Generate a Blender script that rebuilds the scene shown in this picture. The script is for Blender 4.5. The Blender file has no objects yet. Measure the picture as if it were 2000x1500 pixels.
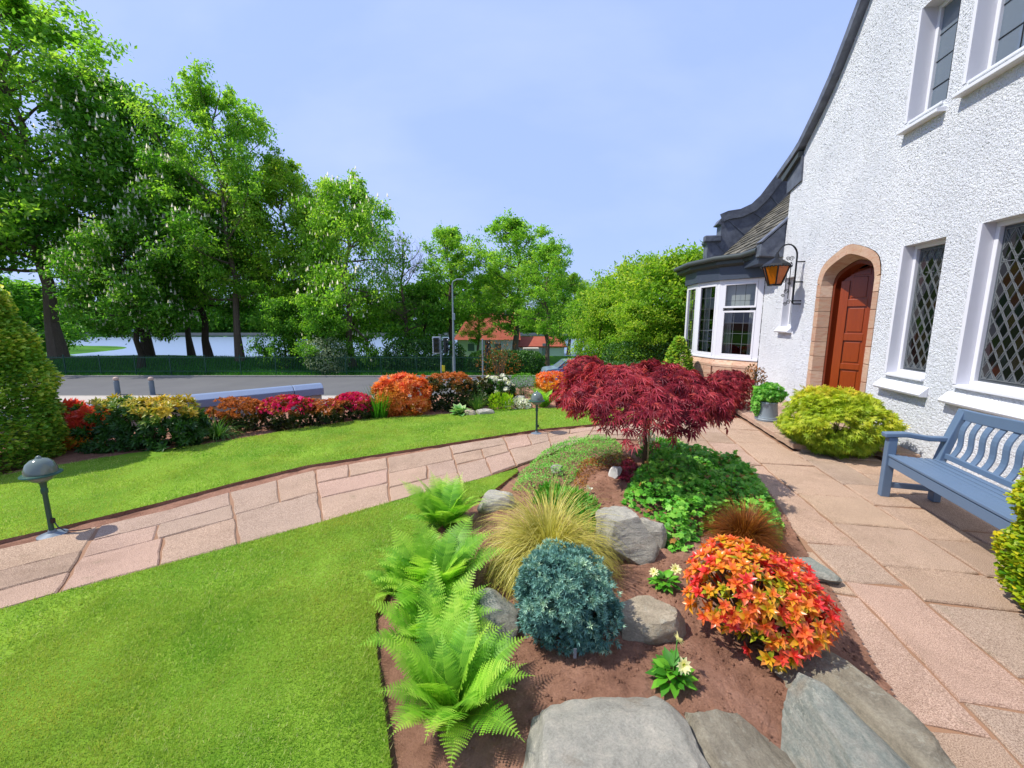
import bpy, math, random
import numpy as np
from mathutils import Vector, Matrix
from mathutils.geometry import tessellate_polygon
PI = math.pi
rs = np.random.RandomState(7)
random.seed(7)
SC = bpy.context.scene
COL = SC.collection

# ------------------------------------------------------------------ camera, sky, sun, exposure
CAM_H = 1.75
PITCH = math.atan(125 / 800)
cd = bpy.data.cameras.new('camera')
cam = bpy.data.objects.new('camera', cd)
COL.objects.link(cam)
cam.location = (0, 0, CAM_H)
cam.rotation_euler = (PI / 2 - PITCH, 0, 0)
cd.sensor_width = 36
cd.lens = 14.4
cd.clip_start = 0.02
cd.clip_end = 2000
SC.camera = cam

SUN_EL = math.radians(56)
SUN_DIR = Vector((-math.cos(SUN_EL), -0.06 * math.cos(SUN_EL), math.sin(SUN_EL))).normalized()
world = bpy.data.worlds.new('World')
SC.world = world
world.use_nodes = True
wn = world.node_tree
wn.nodes.clear()
w_out = wn.nodes.new('ShaderNodeOutputWorld')
w_bg = wn.nodes.new('ShaderNodeBackground')
w_sky = wn.nodes.new('ShaderNodeTexSky')
w_sky.sky_type = 'NISHITA'
w_sky.sun_disc = False
w_sky.sun_elevation = SUN_EL
w_sky.sun_rotation = math.atan2(SUN_DIR.x, SUN_DIR.y)
w_sky.altitude = 0
w_sky.air_density = 1.0
w_sky.dust_density = 1.2
w_sky.ozone_density = 1.5
w_tint = wn.nodes.new('ShaderNodeMix'); w_tint.data_type = 'RGBA'; w_tint.blend_type = 'MIX'
w_tint.inputs[0].default_value = 0.82
w_tint.inputs[7].default_value = (3.1, 4.15, 7.8, 1)       # the photograph's even periwinkle blue
# thin cirrus streaks
w_tc = wn.nodes.new('ShaderNodeTexCoord')
w_map = wn.nodes.new('ShaderNodeMapping'); w_map.inputs['Scale'].default_value = (1.2, 5.0, 4.0); w_map.inputs['Rotation'].default_value = (0.3, 0.2, 0.9)
w_noi = wn.nodes.new('ShaderNodeTexNoise'); w_noi.inputs['Scale'].default_value = 1.3; w_noi.inputs['Detail'].default_value = 6
w_ramp = wn.nodes.new('ShaderNodeValToRGB')
w_ramp.color_ramp.elements[0].position = 0.44; w_ramp.color_ramp.elements[0].color = (0, 0, 0, 1)
w_ramp.color_ramp.elements[1].position = 0.78; w_ramp.color_ramp.elements[1].color = (0.38, 0.38, 0.38, 1)
w_cl = wn.nodes.new('ShaderNodeMix'); w_cl.data_type = 'RGBA'; w_cl.inputs[7].default_value = (4.6, 5.3, 7.8, 1)
L = wn.links.new
L(w_sky.outputs[0], w_tint.inputs[6])
L(w_tc.outputs['Generated'], w_map.inputs[0]); L(w_map.outputs[0], w_noi.inputs[0]); L(w_noi.outputs[0], w_ramp.inputs[0])
L(w_ramp.outputs[0], w_cl.inputs[0]); L(w_tint.outputs[2], w_cl.inputs[6]); L(w_cl.outputs[2], w_bg.inputs[0])
w_bg.inputs[1].default_value = 0.125
L(w_bg.outputs[0], w_out.inputs[0])

sl = bpy.data.lights.new('sun', 'SUN'); sl.energy = 4.4; sl.angle = math.radians(0.5); sl.color = (1.0, 0.96, 0.88)
sun = bpy.data.objects.new('sun', sl); COL.objects.link(sun)
sun.rotation_euler = (-SUN_DIR).to_track_quat('-Z', 'Y').to_euler()
SC.view_settings.view_transform = 'Standard'
SC.view_settings.look = 'None'
SC.view_settings.exposure = 0.36
SC.view_settings.gamma = 1
SC.view_settings.use_curve_mapping = False
SC.render.engine = 'CYCLES'
SC.cycles.max_bounces = 8
SC.cycles.transparent_max_bounces = 12
SC.cycles.caustics_reflective = False
SC.cycles.caustics_refractive = False

# ------------------------------------------------------------------ pixel of the 2000x1500 photo -> a point at height z in the place
cp_, sp_ = math.cos(PITCH), math.sin(PITCH)
def P(u, v, z=0.0):
    a = (u - 1000) / 800; t = (v - 750) / 800
    l = (z - CAM_H) / -(sp_ + t * cp_)
    return (a * l, (cp_ - t * sp_) * l, z)
def at(u, Y, z):                                            # X of the column u at depth Y, height z
    return ((u - 1000) / 800 * (Y * cp_ - (z - CAM_H) * sp_), Y, z)
def hz(v, Y):                                               # height of row v at depth Y
    t = (v - 750) / 800
    return CAM_H - (sp_ + t * cp_) / (cp_ - t * sp_) * Y
def lin(h):
    h = h.lstrip('#'); c = [int(h[i:i + 2], 16) / 255 for i in (0, 2, 4)]
    return tuple(x / 12.92 if x <= 0.04045 else ((x + 0.055) / 1.055) ** 2.4 for x in c)

# ------------------------------------------------------------------ tags
def tag(o, label=None, cat=None, group=None, kind=None):
    if label: o['label'] = label
    if cat: o['category'] = cat
    if group: o['group'] = group
    if kind: o['kind'] = kind
    return o
def empty(name, loc=(0, 0, 0), rz=0, label=None, cat=None, group=None, kind=None):
    o = bpy.data.objects.new(name, None); COL.objects.link(o)
    o.location = loc; o.rotation_euler = (0, 0, rz); o.empty_display_size = 0.1
    return tag(o, label, cat, group, kind)
def link(name, me, parent=None, loc=None):
    o = bpy.data.objects.new(name, me); COL.objects.link(o)
    if parent: o.parent = parent
    if loc is not None: o.location = loc
    return o
def copy_tree(o, parent=None):
    c = o.copy(); COL.objects.link(c); c.parent = parent
    for ch in list(o.children): copy_tree(ch, c)
    return c

# ------------------------------------------------------------------ materials
class N:
    def __init__(s, name):
        s.m = bpy.data.materials.new(name); s.m.use_nodes = True
        s.t = s.m.node_tree; s.t.nodes.clear()
        s.out = s.n('ShaderNodeOutputMaterial'); s.b = s.n('ShaderNodeBsdfPrincipled')
        s.l(s.b.outputs[0], s.out.inputs[0])
    def n(s, ty, **k):
        x = s.t.nodes.new(ty)
        for a, b in k.items(): setattr(x, a, b)
        return x
    def l(s, a, b): s.t.links.new(a, b)
    def coord(s, space='Object', scale=(1, 1, 1), rot=(0, 0, 0)):
        tc = s.n('ShaderNodeTexCoord'); mp = s.n('ShaderNodeMapping')
        mp.inputs['Scale'].default_value = scale; mp.inputs['Rotation'].default_value = rot
        s.l(tc.outputs[space], mp.inputs[0]); return mp.outputs[0]
    def world(s, scale=(1, 1, 1)):
        g = s.n('ShaderNodeNewGeometry'); mp = s.n('ShaderNodeMapping'); mp.inputs['Scale'].default_value = scale
        s.l(g.outputs['Position'], mp.inputs[0]); return mp.outputs[0]
    def noise(s, co, scale, detail=4, rough=0.55, dist=0.0):
        x = s.n('ShaderNodeTexNoise'); x.inputs['Scale'].default_value = scale; x.inputs['Detail'].default_value = detail
        x.inputs['Roughness'].default_value = rough; x.inputs['Distortion'].default_value = dist
        s.l(co, x.inputs['Vector']); return x.outputs[0]
    def voro(s, co, scale, feature='F1', rnd=1.0):
        x = s.n('ShaderNodeTexVoronoi', feature=feature); x.inputs['Scale'].default_value = scale
        x.inputs['Randomness'].default_value = rnd; s.l(co, x.inputs['Vector']); return x.outputs[0]
    def ramp(s, fac, stops, interp='LINEAR'):
        r = s.n('ShaderNodeValToRGB'); r.color_ramp.interpolation = interp
        e = r.color_ramp.elements
        while len(e) < len(stops): e.new(0.5)
        for i, (p, c) in enumerate(stops):
            e[i].position = p; e[i].color = (*(lin(c) if isinstance(c, str) else c), 1)
        s.l(fac, r.inputs[0]); return r.outputs[0]
    def mix(s, fac, a, b, mode='MIX'):
        x = s.n('ShaderNodeMix'); x.data_type = 'RGBA'; x.blend_type = mode
        for v, i in ((fac, 0), (a, 6), (b, 7)):
            if hasattr(v, 'is_linked'): s.l(v, x.inputs[i])
            elif i == 0: x.inputs[0].default_value = v
            else: x.inputs[i].default_value = (*v, 1)
        return x.outputs[2]
    def math(s, op, a, b=None):
        x = s.n('ShaderNodeMath', operation=op)
        for v, i in ((a, 0), (b, 1)):
            if v is None: continue
            if hasattr(v, 'is_linked'): s.l(v, x.inputs[i])
            else: x.inputs[i].default_value = v
        return x.outputs[0]
    def bump(s, h, strength=0.5, dist=0.01, prev=None):
        x = s.n('ShaderNodeBump'); x.inputs['Strength'].default_value = strength; x.inputs['Distance'].default_value = dist
        s.l(h, x.inputs['Height'])
        if prev is not None: s.l(prev, x.inputs['Normal'])
        s.l(x.outputs[0], s.b.inputs['Normal']); return x.outputs[0]
    def set(s, col=None, rough=None, metal=None, spec=None):
        if col is not None:
            if hasattr(col, 'is_linked'): s.l(col, s.b.inputs['Base Color'])
            else: s.b.inputs['Base Color'].default_value = (*(lin(col) if isinstance(col, str) else col), 1)
        if rough is not None:
            if hasattr(rough, 'is_linked'): s.l(rough, s.b.inputs['Roughness'])
            else: s.b.inputs['Roughness'].default_value = rough
        if metal is not None: s.b.inputs['Metallic'].default_value = metal
        if spec is not None: s.b.inputs['Specular IOR Level'].default_value = spec
        return s
def plain(name, col, rough=0.5, metal=0.0, spec=0.5, vary=0.12, bs=40, bump=0.15):
    k = N(name); co = k.coord(); c = lin(col) if isinstance(col, str) else col
    n = k.noise(co, 6, 5)
    k.set(k.mix(n, tuple(x * (1 - vary) for x in c), tuple(min(1, x * (1 + vary)) for x in c)), rough, metal, spec)
    if bump: k.bump(k.noise(co, bs, 4), bump, 0.002)
    return k.m
def leafmat(name, stops, transl=0.35, rough=0.5, spec=0.35, sat=None):
    """colour of each leaf from its own 'tint' value, some light passing through"""
    k = N(name)
    a = k.n('ShaderNodeAttribute'); a.attribute_name = 'tint'
    col = k.ramp(a.outputs['Fac'], stops)
    n = k.noise(k.world(), 3.0, 3)
    col = k.mix(0.35, col, k.mix(n, (0.45, 0.45, 0.45), (1.5, 1.5, 1.4)), 'MULTIPLY')
    k.set(col, rough, 0, spec)
    tr = k.n('ShaderNodeBsdfTranslucent'); ms = k.n('ShaderNodeMixShader')
    k.l(k.mix(1.0, col, (1.5, 1.6, 0.9), 'MULTIPLY'), tr.inputs[0]); ms.inputs[0].default_value = transl
    k.l(k.b.outputs[0], ms.inputs[1]); k.l(tr.outputs[0], ms.inputs[2]); k.l(ms.outputs[0], k.out.inputs[0])
    return k.m

def m_roughcast():
    k = N('roughcast'); co = k.coord()
    n1 = k.noise(co, 30, 7, 0.75, 0.0); v = k.voro(co, 62, 'F1'); v2 = k.voro(co, 33, 'F1')
    h = k.math('ADD', k.math('MULTIPLY', n1, 1.3), k.math('MULTIPLY', k.math('SUBTRACT', 1.2, k.math('ADD', v, v2)), 0.55))
    big = k.noise(co, 1.1, 4)
    col = k.mix(k.ramp(big, [(0.35, (0.0, 0, 0)), (0.75, (1, 1, 1))]), (0.68, 0.70, 0.735), (0.78, 0.795, 0.82))
    stn = k.noise(k.coord(scale=(3, 3, .5)), 2.2, 6, 0.7); col = k.mix(k.ramp(stn, [(0.5, (0, 0, 0)), (0.75, (0.45, 0.45, 0.45))]), col, k.mix(1, col, (0.86, 0.85, 0.82), 'MULTIPLY'))
    k.set(col, 0.85, 0, 0.2); b = k.bump(h, 0.9, 0.016); k.bump(k.noise(co, 120, 3), 0.5, 0.004, b)
    return k.m
def m_slab():
    k = N('slab_stone'); co = k.world(); oi = k.n('ShaderNodeObjectInfo')
    base = k.ramp(oi.outputs['Random'], [(0, '#af9a86'), (0.25, '#bea690'), (0.5, '#b3a08e'), (0.75, '#c2a694'), (1, '#baa58c')])
    big = k.noise(co, 2.5, 5, 0.6)
    c1 = k.mix(0.55, base, k.mix(big, (0.62, 0.6, 0.58), (1.25, 1.22, 1.2)), 'MULTIPLY')
    stn = k.noise(co, 1.3, 6, 0.7, 0.4); c1 = k.mix(k.ramp(stn, [(0.5, (0, 0, 0)), (0.7, (0.55, 0.55, 0.55))]), c1, k.mix(1, c1, (0.62, 0.60, 0.56), 'MULTIPLY'))
    ms = k.noise(co, 5.5, 6, 0.75); c1 = k.mix(k.ramp(ms, [(0.60, (0, 0, 0)), (0.72, (0.35, 0.35, 0.35))]), c1, lin('#6f7350'))
    sp = k.noise(co, 210, 3, 0.7)
    c2 = k.mix(k.ramp(sp, [(0.40, (0, 0, 0)), (0.60, (1, 1, 1))]), k.mix(1, c1, (0.52, 0.45, 0.41), 'MULTIPLY'), k.mix(1, c1, (1.2, 1.17, 1.15), 'MULTIPLY'))
    k.set(c2, 0.9, 0, 0.15)
    b = k.bump(k.noise(co, 22, 7, 0.75), 0.9, 0.018); k.bump(sp, 0.5, 0.003, b)
    return k.m
def m_soil():
    k = N('soil'); co = k.world()
    n = k.noise(co, 5, 6, 0.7); f = k.noise(co, 95, 6, 0.75)
    c = k.ramp(n, [(0.3, '#84604e'), (0.5, '#a37a64'), (0.72, '#b68c76')])
    c = k.mix(0.7, c, k.mix(f, (0.45, 0.42, 0.4), (1.45, 1.42, 1.4)), 'MULTIPLY')
    k.set(c, 0.95, 0, 0.1)
    b = k.bump(k.noise(co, 42, 7, 0.75), 1.0, 0.03); k.bump(f, 0.8, 0.008, b)
    return k.m
def m_rock(name, cols, streak=1.0, lichen=0.5):
    k = N(name); co = k.coord(scale=(1, 1, 1)); st = k.coord(scale=(2.2, 2.2, 9), rot=(0.5, 0.35, 0.3))
    n = k.noise(st, 3.6, 12, 0.78, 0.3)
    c = k.ramp(n, [(0.25, cols[0]), (0.45, cols[1]), (0.6, cols[2]), (0.78, cols[3])])
    li = k.noise(co, 38, 5, 0.7); li2 = k.noise(co, 4, 3)
    lf = k.math('MULTIPLY', k.ramp(li, [(0.53, (0, 0, 0)), (0.58, (1, 1, 1))]), k.ramp(li2, [(0.45, (0, 0, 0)), (0.6, (lichen, lichen, lichen))]))
    c = k.mix(lf, c, lin('#b9b7a6'))
    ru = k.noise(co, 6, 4); c = k.mix(k.ramp(ru, [(0.58, (0, 0, 0)), (0.75, (0.45, 0.45, 0.45))]), c, lin('#8c6f4c'))
    k.set(c, 0.82, 0, 0.25)
    gr_ = k.noise(co, 110, 4, 0.85); c = k.mix(0.8, c, k.mix(gr_, (0.35, 0.35, 0.35), (1.7, 1.7, 1.68)), 'MULTIPLY'); k.l(c, k.b.inputs['Base Color'])
    b = k.bump(n, 0.8, 0.04); b = k.bump(k.noise(co, 16, 10, 0.8), 0.8, 0.03, b); k.bump(gr_, 0.7, 0.006, b)
    return k.m
def m_lawnbase(dark, light):
    k = N('lawn_turf'); co = k.world()
    n = k.noise(co, 1.6, 4, 0.6); f = k.noise(co, 160, 4, 0.7)
    c = k.ramp(n, [(0.3, dark), (0.7, light)])
    c = k.mix(0.5, c, k.mix(f, (0.5, 0.5, 0.5), (1.4, 1.4, 1.3)), 'MULTIPLY')
    k.set(c, 0.9, 0, 0.1); k.bump(f, 0.8, 0.01)
    return k.m
def m_blades():
    k = N('grass_blades'); co = k.world()
    a = k.n('ShaderNodeAttribute'); a.attribute_name = 'tint'
    c = k.ramp(a.outputs['Fac'], [(0, '#5f8c26'), (0.45, '#84ad38'), (0.8, '#adc25c'), (1, '#d2d290')])
    p = k.noise(co, 1.1, 4, 0.6); c = k.mix(k.ramp(p, [(0.4, (0, 0, 0)), (0.68, (0.75, 0.75, 0.75))]), c, lin('#b3b552'))
    q = k.noise(co, 2.3, 3, 0.5); c = k.mix(k.ramp(q, [(0.54, (0, 0, 0)), (0.72, (0.4, 0.4, 0.4))]), c, lin('#5f9a2c'))
    k.set(c, 0.6, 0, 0.25)
    tr = k.n('ShaderNodeBsdfTranslucent'); ms = k.n('ShaderNodeMixShader'); ms.inputs[0].default_value = 0.4
    k.l(k.mix(1, c, (1.35, 1.35, 0.9), 'MULTIPLY'), tr.inputs[0]); k.l(k.b.outputs[0], ms.inputs[1]); k.l(tr.outputs[0], ms.inputs[2]); k.l(ms.outputs[0], k.out.inputs[0])
    return k.m
def m_sandstone():
    k = N('sandstone'); co = k.coord(); oi = k.n('ShaderNodeObjectInfo')
    base = k.ramp(oi.outputs['Random'], [(0, '#a98c76'), (0.35, '#bd9f88'), (0.6, '#b0907a'), (1, '#c8ad96')])
    st = k.noise(k.coord(scale=(2, 2, 11), rot=(0.5, 0.2, 0)), 2.4, 5, 0.6, 1.4)
    c = k.mix(k.ramp(st, [(0.46, (0, 0, 0)), (0.66, (0.5, 0.5, 0.5))]), base, lin('#a8674a'))
    c = k.mix(k.ramp(k.noise(co, 3, 4), [(0.5, (0, 0, 0)), (0.8, (0.4, 0.4, 0.4))]), c, lin('#c9b08c'))
    k.set(c, 0.88, 0, 0.15); b = k.bump(k.noise(co, 18, 6), 0.5, 0.01); k.bump(k.noise(co, 140, 3), 0.4, 0.002, b)
    return k.m
def m_lead():
    k = N('lead_sheet'); co = k.coord()
    n = k.noise(co, 5, 6, 0.65, 0.4)
    k.set(k.ramp(n, [(0.3, '#494d58'), (0.5, '#60656f'), (0.75, '#777c86')]), 0.55, 0.25, 0.5); k.bump(k.noise(co, 9, 4), 0.4, 0.01)
    return k.m
def m_slate():
    k = N('roof_slate'); co = k.world(); oi = k.n('ShaderNodeObjectInfo')
    c = k.ramp(oi.outputs['Random'], [(0, '#504d45'), (0.3, '#68645a'), (0.6, '#484640'), (1, '#7d776a')])
    c = k.mix(0.6, c, k.mix(k.noise(co, 22, 5), (0.5, 0.5, 0.5), (1.5, 1.5, 1.4)), 'MULTIPLY')
    k.set(c, 0.8, 0, 0.3); k.bump(k.noise(co, 40, 5), 0.6, 0.006)
    return k.m
def m_glass(name, base='#1a2026', rough=0.05, spec=0.9, wav=0.0):
    k = N(name); k.set(base, rough, 0, spec); co = k.coord()
    if wav: k.bump(k.noise(co, 14, 2), wav, 0.01)
    return k.m
def m_clear():
    k = N('clear_glass'); g = k.n('ShaderNodeBsdfGlossy'); g.inputs['Roughness'].default_value = 0.02
    t = k.n('ShaderNodeBsdfTransparent'); t.inputs[0].default_value = (0.82, 0.86, 0.86, 1)
    f = k.n('ShaderNodeFresnel'); f.inputs[0].default_value = 1.5; ms = k.n('ShaderNodeMixShader')
    k.l(k.math('ADD', f.outputs[0], 0.03), ms.inputs[0]); k.l(t.outputs[0], ms.inputs[1]); k.l(g.outputs[0], ms.inputs[2]); k.l(ms.outputs[0], k.out.inputs[0])
    return k.m
def m_water():
    k = N('lake_water'); k.set('#7d8fa6', 0.32, 0, 0.6); co = k.world((0.6, 1.6, 1))  # pale blue base colour carries the sky's reflection
    k.bump(k.noise(co, 1.3, 4, 0.6), 0.35, 0.08)
    return k.m
def m_asphalt(name='asphalt', a='#58585a', b='#6c6b6a'):
    k = N(name); co = k.world(); n = k.noise(co, 0.6, 5); f = k.noise(co, 60, 4, 0.7)
    c = k.mix(n, lin(a), lin(b)); c = k.mix(0.4, c, k.mix(f, (0.6, 0.6, 0.6), (1.4, 1.4, 1.4)), 'MULTIPLY')
    k.set(c, 0.9, 0, 0.2); k.bump(f, 0.5, 0.005); return k.m
def m_wood(name, a, b, rough=0.35):
    k = N(name); co = k.coord(scale=(14, 14, 1.2)); n = k.noise(co, 3, 6, 0.6, 0.6)
    k.set(k.mix(n, lin(a), lin(b)), rough, 0, 0.5); k.bump(n, 0.15, 0.002); return k.m
def m_bark(name='bark', a='#2c241c', b='#5a4e40'):
    k = N(name); co = k.world((3, 3, 0.7)); n = k.noise(co, 5, 7, 0.7)
    k.set(k.mix(n, lin(a), lin(b)), 0.95, 0, 0.1); k.bump(n, 1.0, 0.05); return k.m
def m_tiles():
    k = N('red_roof_tiles'); co = k.coord()
    w = k.n('ShaderNodeTexWave', wave_type='BANDS', bands_direction='Z'); w.inputs['Scale'].default_value = 2.2; w.inputs['Distortion'].default_value = 0.3
    k.l(co, w.inputs['Vector'])
    c = k.mix(k.noise(co, 1.4, 5), lin('#8e4030'), lin('#a9604a')); c = k.mix(0.4, c, k.mix(w.outputs[0], (0.55, 0.5, 0.5), (1.2, 1.2, 1.2)), 'MULTIPLY')
    k.set(c, 0.85, 0, 0.2); k.bump(w.outputs[0], 0.7, 0.03); return k.m

M = dict(
    cast=m_roughcast(), slab=m_slab(), soil=m_soil(), sand=m_sandstone(), lead=m_lead(), slate=m_slate(),
    white=plain('white_paint', (0.68, 0.69, 0.72), 0.45, vary=0.03, bump=0.05), plaster=plain('white_smooth_plaster', (0.66, 0.66, 0.70), 0.7, vary=0.04),
    upvc=plain('white_window_frame', (0.70, 0.70, 0.73), 0.3, vary=0.02, bump=0.0),
    glass=m_glass('sky_toned_window_glass', '#66727e', 0.06, 0.9, 0.12), stain=m_glass('leaded_glass', '#0f1214', 0.12, 0.7, 0.5),  # window glass: sky reflection and bluish grey curtains put into the base colour
    grayglass=m_glass('textured_grey_glass', '#4c5257', 0.25, 0.6, 0.8),
    clear=m_clear(), water=m_water(), road=m_asphalt(), pave=m_asphalt('pale_pavement', '#a39a90', '#b9b0a6'),
    concrete=plain('concrete', '#9a9488', 0.9, bs=60, bump=0.5), joint=plain('lime_mortar', '#b9a48c', 0.95),
    blue=plain('blue_grey_bench_paint', '#5a6f87', 0.5, vary=0.07, bs=25, bump=0.2), coping=plain('blue_grey_coping_paint', '#6f7f99', 0.6, vary=0.06),
    cream=plain('grey_wall_render', '#9c9c96', 0.9, bs=30, bump=0.6),
    door=m_wood('varnished_door', '#7f330d', '#a34612', 0.28), doord=m_wood('door_frame_wood', '#5a1d0a', '#702a10', 0.3),
    iron=plain('black_iron', '#17191c', 0.45, 0.3), came=plain('lead_came', '#74787a', 0.5, 0.3), cameb=plain('dark_came', '#2a2d30', 0.5, 0.3),
    amber=plain('amber_glass', '#b0590c', 0.2, vary=0.35, bump=0.1), gpaint=plain('green_lamp_paint', '#1f4a3a', 0.4), grayp=plain('grey_metal', '#6d7780', 0.45, 0.2),
    galv=plain('galvanised_steel', '#8e979b', 0.45, 0.4), black=plain('black_plastic', '#101214', 0.35), yellow=plain('yellow_box', '#d9c31c', 0.5),
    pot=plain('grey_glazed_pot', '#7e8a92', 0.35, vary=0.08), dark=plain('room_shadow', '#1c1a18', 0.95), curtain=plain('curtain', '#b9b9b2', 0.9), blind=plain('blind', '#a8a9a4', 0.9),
    gutter=plain('grey_green_gutter', '#3e4442', 0.5, vary=0.2), fascia=plain('slate_blue_fascia', '#3a4250', 0.5, vary=0.08),
    bark=m_bark(), barkl=m_bark('pale_bark', '#4b4136', '#82705c'), stemred=m_bark('maple_bark', '#3c2f22', '#6d5a40'),
    rock=m_rock('grey_boulder', ['#7d7b70', '#aaa699', '#c0b9a9', '#d3cdbd']), rockg=m_rock('green_grey_boulder', ['#656b64', '#8f9388', '#aaa698', '#c3baa6'], lichen=0.6),
    rockt=m_rock('tan_boulder', ['#85796a', '#aa9c84', '#bfb097', '#cfc4ae'], lichen=0.7),
    tiles=m_tiles(), frost=m_glass('smoked_lamp_globe', '#5f6b62', 0.12, 0.7), carb=plain('blue_car_paint', '#1f55a8', 0.2, 0.3, bump=0), carg=plain('silver_car_paint', '#8fa3b0', 0.25, 0.4, bump=0),
    rubber=plain('tyre_rubber', '#121212', 0.8), red_lens=plain('signal_lens', '#2b1c1a', 0.2),
    rockb=m_rock('brown_grey_boulder', ['#6a6254', '#8f8674', '#a59c88', '#bdb39d'], lichen=0.5),
    stump=plain('whitish_stone', '#c9c6bc', 0.9, bs=30, bump=0.6),
    g_near=m_lawnbase('#5d8422', '#86a636'), g_park=m_lawnbase('#2f5c14', '#47761d'),
    blades=m_blades(),
)

# ------------------------------------------------------------------ meshes
def nmesh(name, V, F, mats, tint=None, smooth=False, fmat=None):
    V = np.asarray(V, dtype=np.float32).reshape(-1, 3); F = np.asarray(F, dtype=np.int32)
    me = bpy.data.meshes.new(name)
    k = F.shape[1]; nf = len(F)
    me.vertices.add(len(V)); me.vertices.foreach_set('co', V.ravel())
    me.loops.add(nf * k); me.loops.foreach_set('vertex_index', F.ravel())
    me.polygons.add(nf); me.polygons.foreach_set('loop_start', np.arange(0, nf * k, k, dtype=np.int32))
    if smooth: me.polygons.foreach_set('use_smooth', np.ones(nf, dtype=bool))
    if tint is not None:
        a = me.attributes.new('tint', 'FLOAT', 'POINT'); a.data.foreach_set('value', np.asarray(tint, dtype=np.float32).ravel())
    for m in (mats if isinstance(mats, (list, tuple)) else [mats]): me.materials.append(m)
    if fmat is not None: me.polygons.foreach_set('material_index', np.asarray(fmat, dtype=np.int32))
    me.update(calc_edges=True)
    return me
def unit(a):
    a = np.asarray(a, float); return a / np.maximum(np.linalg.norm(a, axis=-1, keepdims=True), 1e-9)
def frames(d, n):
    y = unit(d); x = unit(np.cross(y, n)); z = np.cross(x, y)
    return np.stack([x, y, z], axis=-1)
def scatter(T, pos, R, sc, tint, tj=0.0):
    """instances of template T=(verts, tris) merged: V, F, tint"""
    tv, tf = T; n = len(pos); kv = len(tv)
    sc = np.asarray(sc, float).reshape(n, 1, -1) if np.ndim(sc) else np.full((n, 1, 1), sc)
    V = np.einsum('nij,nkj->nki', R, tv[None] * sc) + np.asarray(pos)[:, None]
    F = tf[None] + (np.arange(n) * kv)[:, None, None]
    return V.reshape(-1, 3), F.reshape(-1, tf.shape[1]), np.repeat(np.asarray(tint, float), kv)
def cat(parts):
    V, F, T = [], [], []; o = 0
    for v, f, t in parts: V.append(v); F.append(f + o); T.append(t); o += len(v)
    return np.concatenate(V), np.concatenate(F), np.concatenate(T)
A = np.array
def t_leaf(w=0.5, fold=0.08):
    return A([(0, 0, 0), (w / 2, .42, fold), (0, 1, -.05), (-w / 2, .42, fold)], float), A([(0, 1, 2), (0, 2, 3)])
def t_lance(w=0.3, fold=0.05, droop=0.12):
    v = A([(0, 0, 0), (w * .45, .25, fold - .01), (w * .5, .55, fold - droop * .3), (0, 1, -droop), (-w * .5, .55, fold - droop * .3), (-w * .45, .25, fold - .01), (0, .3, 0.0), (0, .6, -droop * .35)], float)
    return v, A([(0, 1, 6), (1, 2, 7), (1, 7, 6), (2, 3, 7), (0, 6, 5), (6, 7, 4), (6, 4, 5), (7, 3, 4)])
def t_lobes(angs, lens, w=0.13, droop=0.25, base=0.0):
    V, F = [], []
    for a, l in zip(angs, lens):
        d = A((math.sin(a), math.cos(a), 0)); p = A((math.cos(a), -math.sin(a), 0)); o = len(V)
        V += [d * base, d * l * .45 + p * w / 2 * l + A((0, 0, .02)), d * l - A((0, 0, droop * l)), d * l * .45 - p * w / 2 * l + A((0, 0, .02))]
        F += [(o, o + 1, o + 2), (o, o + 2, o + 3)]
    return A(V, float), A(F)
T_LEAF, T_LANCE = t_leaf(), t_lance()
T_MAPLE = t_lobes([-1.9, -1.2, -.6, 0, .6, 1.2, 1.9], [.5, .8, .95, 1, .95, .8, .5], .15, .35)
T_MAPLE2 = t_lobes([-1.7, -.95, -.3, .3, .95, 1.7], [.6, .85, 1, .95, .8, .55], .24, .2)
T_PALM = t_lobes([-1.5, -.75, 0, .75, 1.5], [.7, .9, 1, .9, .7], .42, .15)
T_ROUND = t_lobes([-2.4, -1.4, -.5, .5, 1.4, 2.4], [.8, .95, 1, 1, .95, .8], .75, .1)
T_BLADE = (A([(-.5, 0, 0), (.5, 0, 0), (0, 1, 0)], float), A([(0, 1, 2)]))
def star_rosette(k, spread, tm=None, w=0.3):
    """whorl of k leaves about +y"""
    V, F = [], []; tv, tf = tm or T_LANCE; o = 0
    for i in range(k):
        a = i * 2.4; sp = spread * (0.55 + 0.6 * (i / k))
        d = A((math.sin(sp) * math.cos(a), math.cos(sp), math.sin(sp) * math.sin(a)))
        nn = A((-math.cos(sp) * math.cos(a), math.sin(sp), -math.cos(sp) * math.sin(a)))
        R = frames(d[None], nn[None])[0]
        V.append((tv * (0.8 + 0.25 * ((i * 7) % 5) / 5)) @ R.T); F.append(tf + o); o += len(tv)
    return np.concatenate(V), np.concatenate(F)

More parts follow.
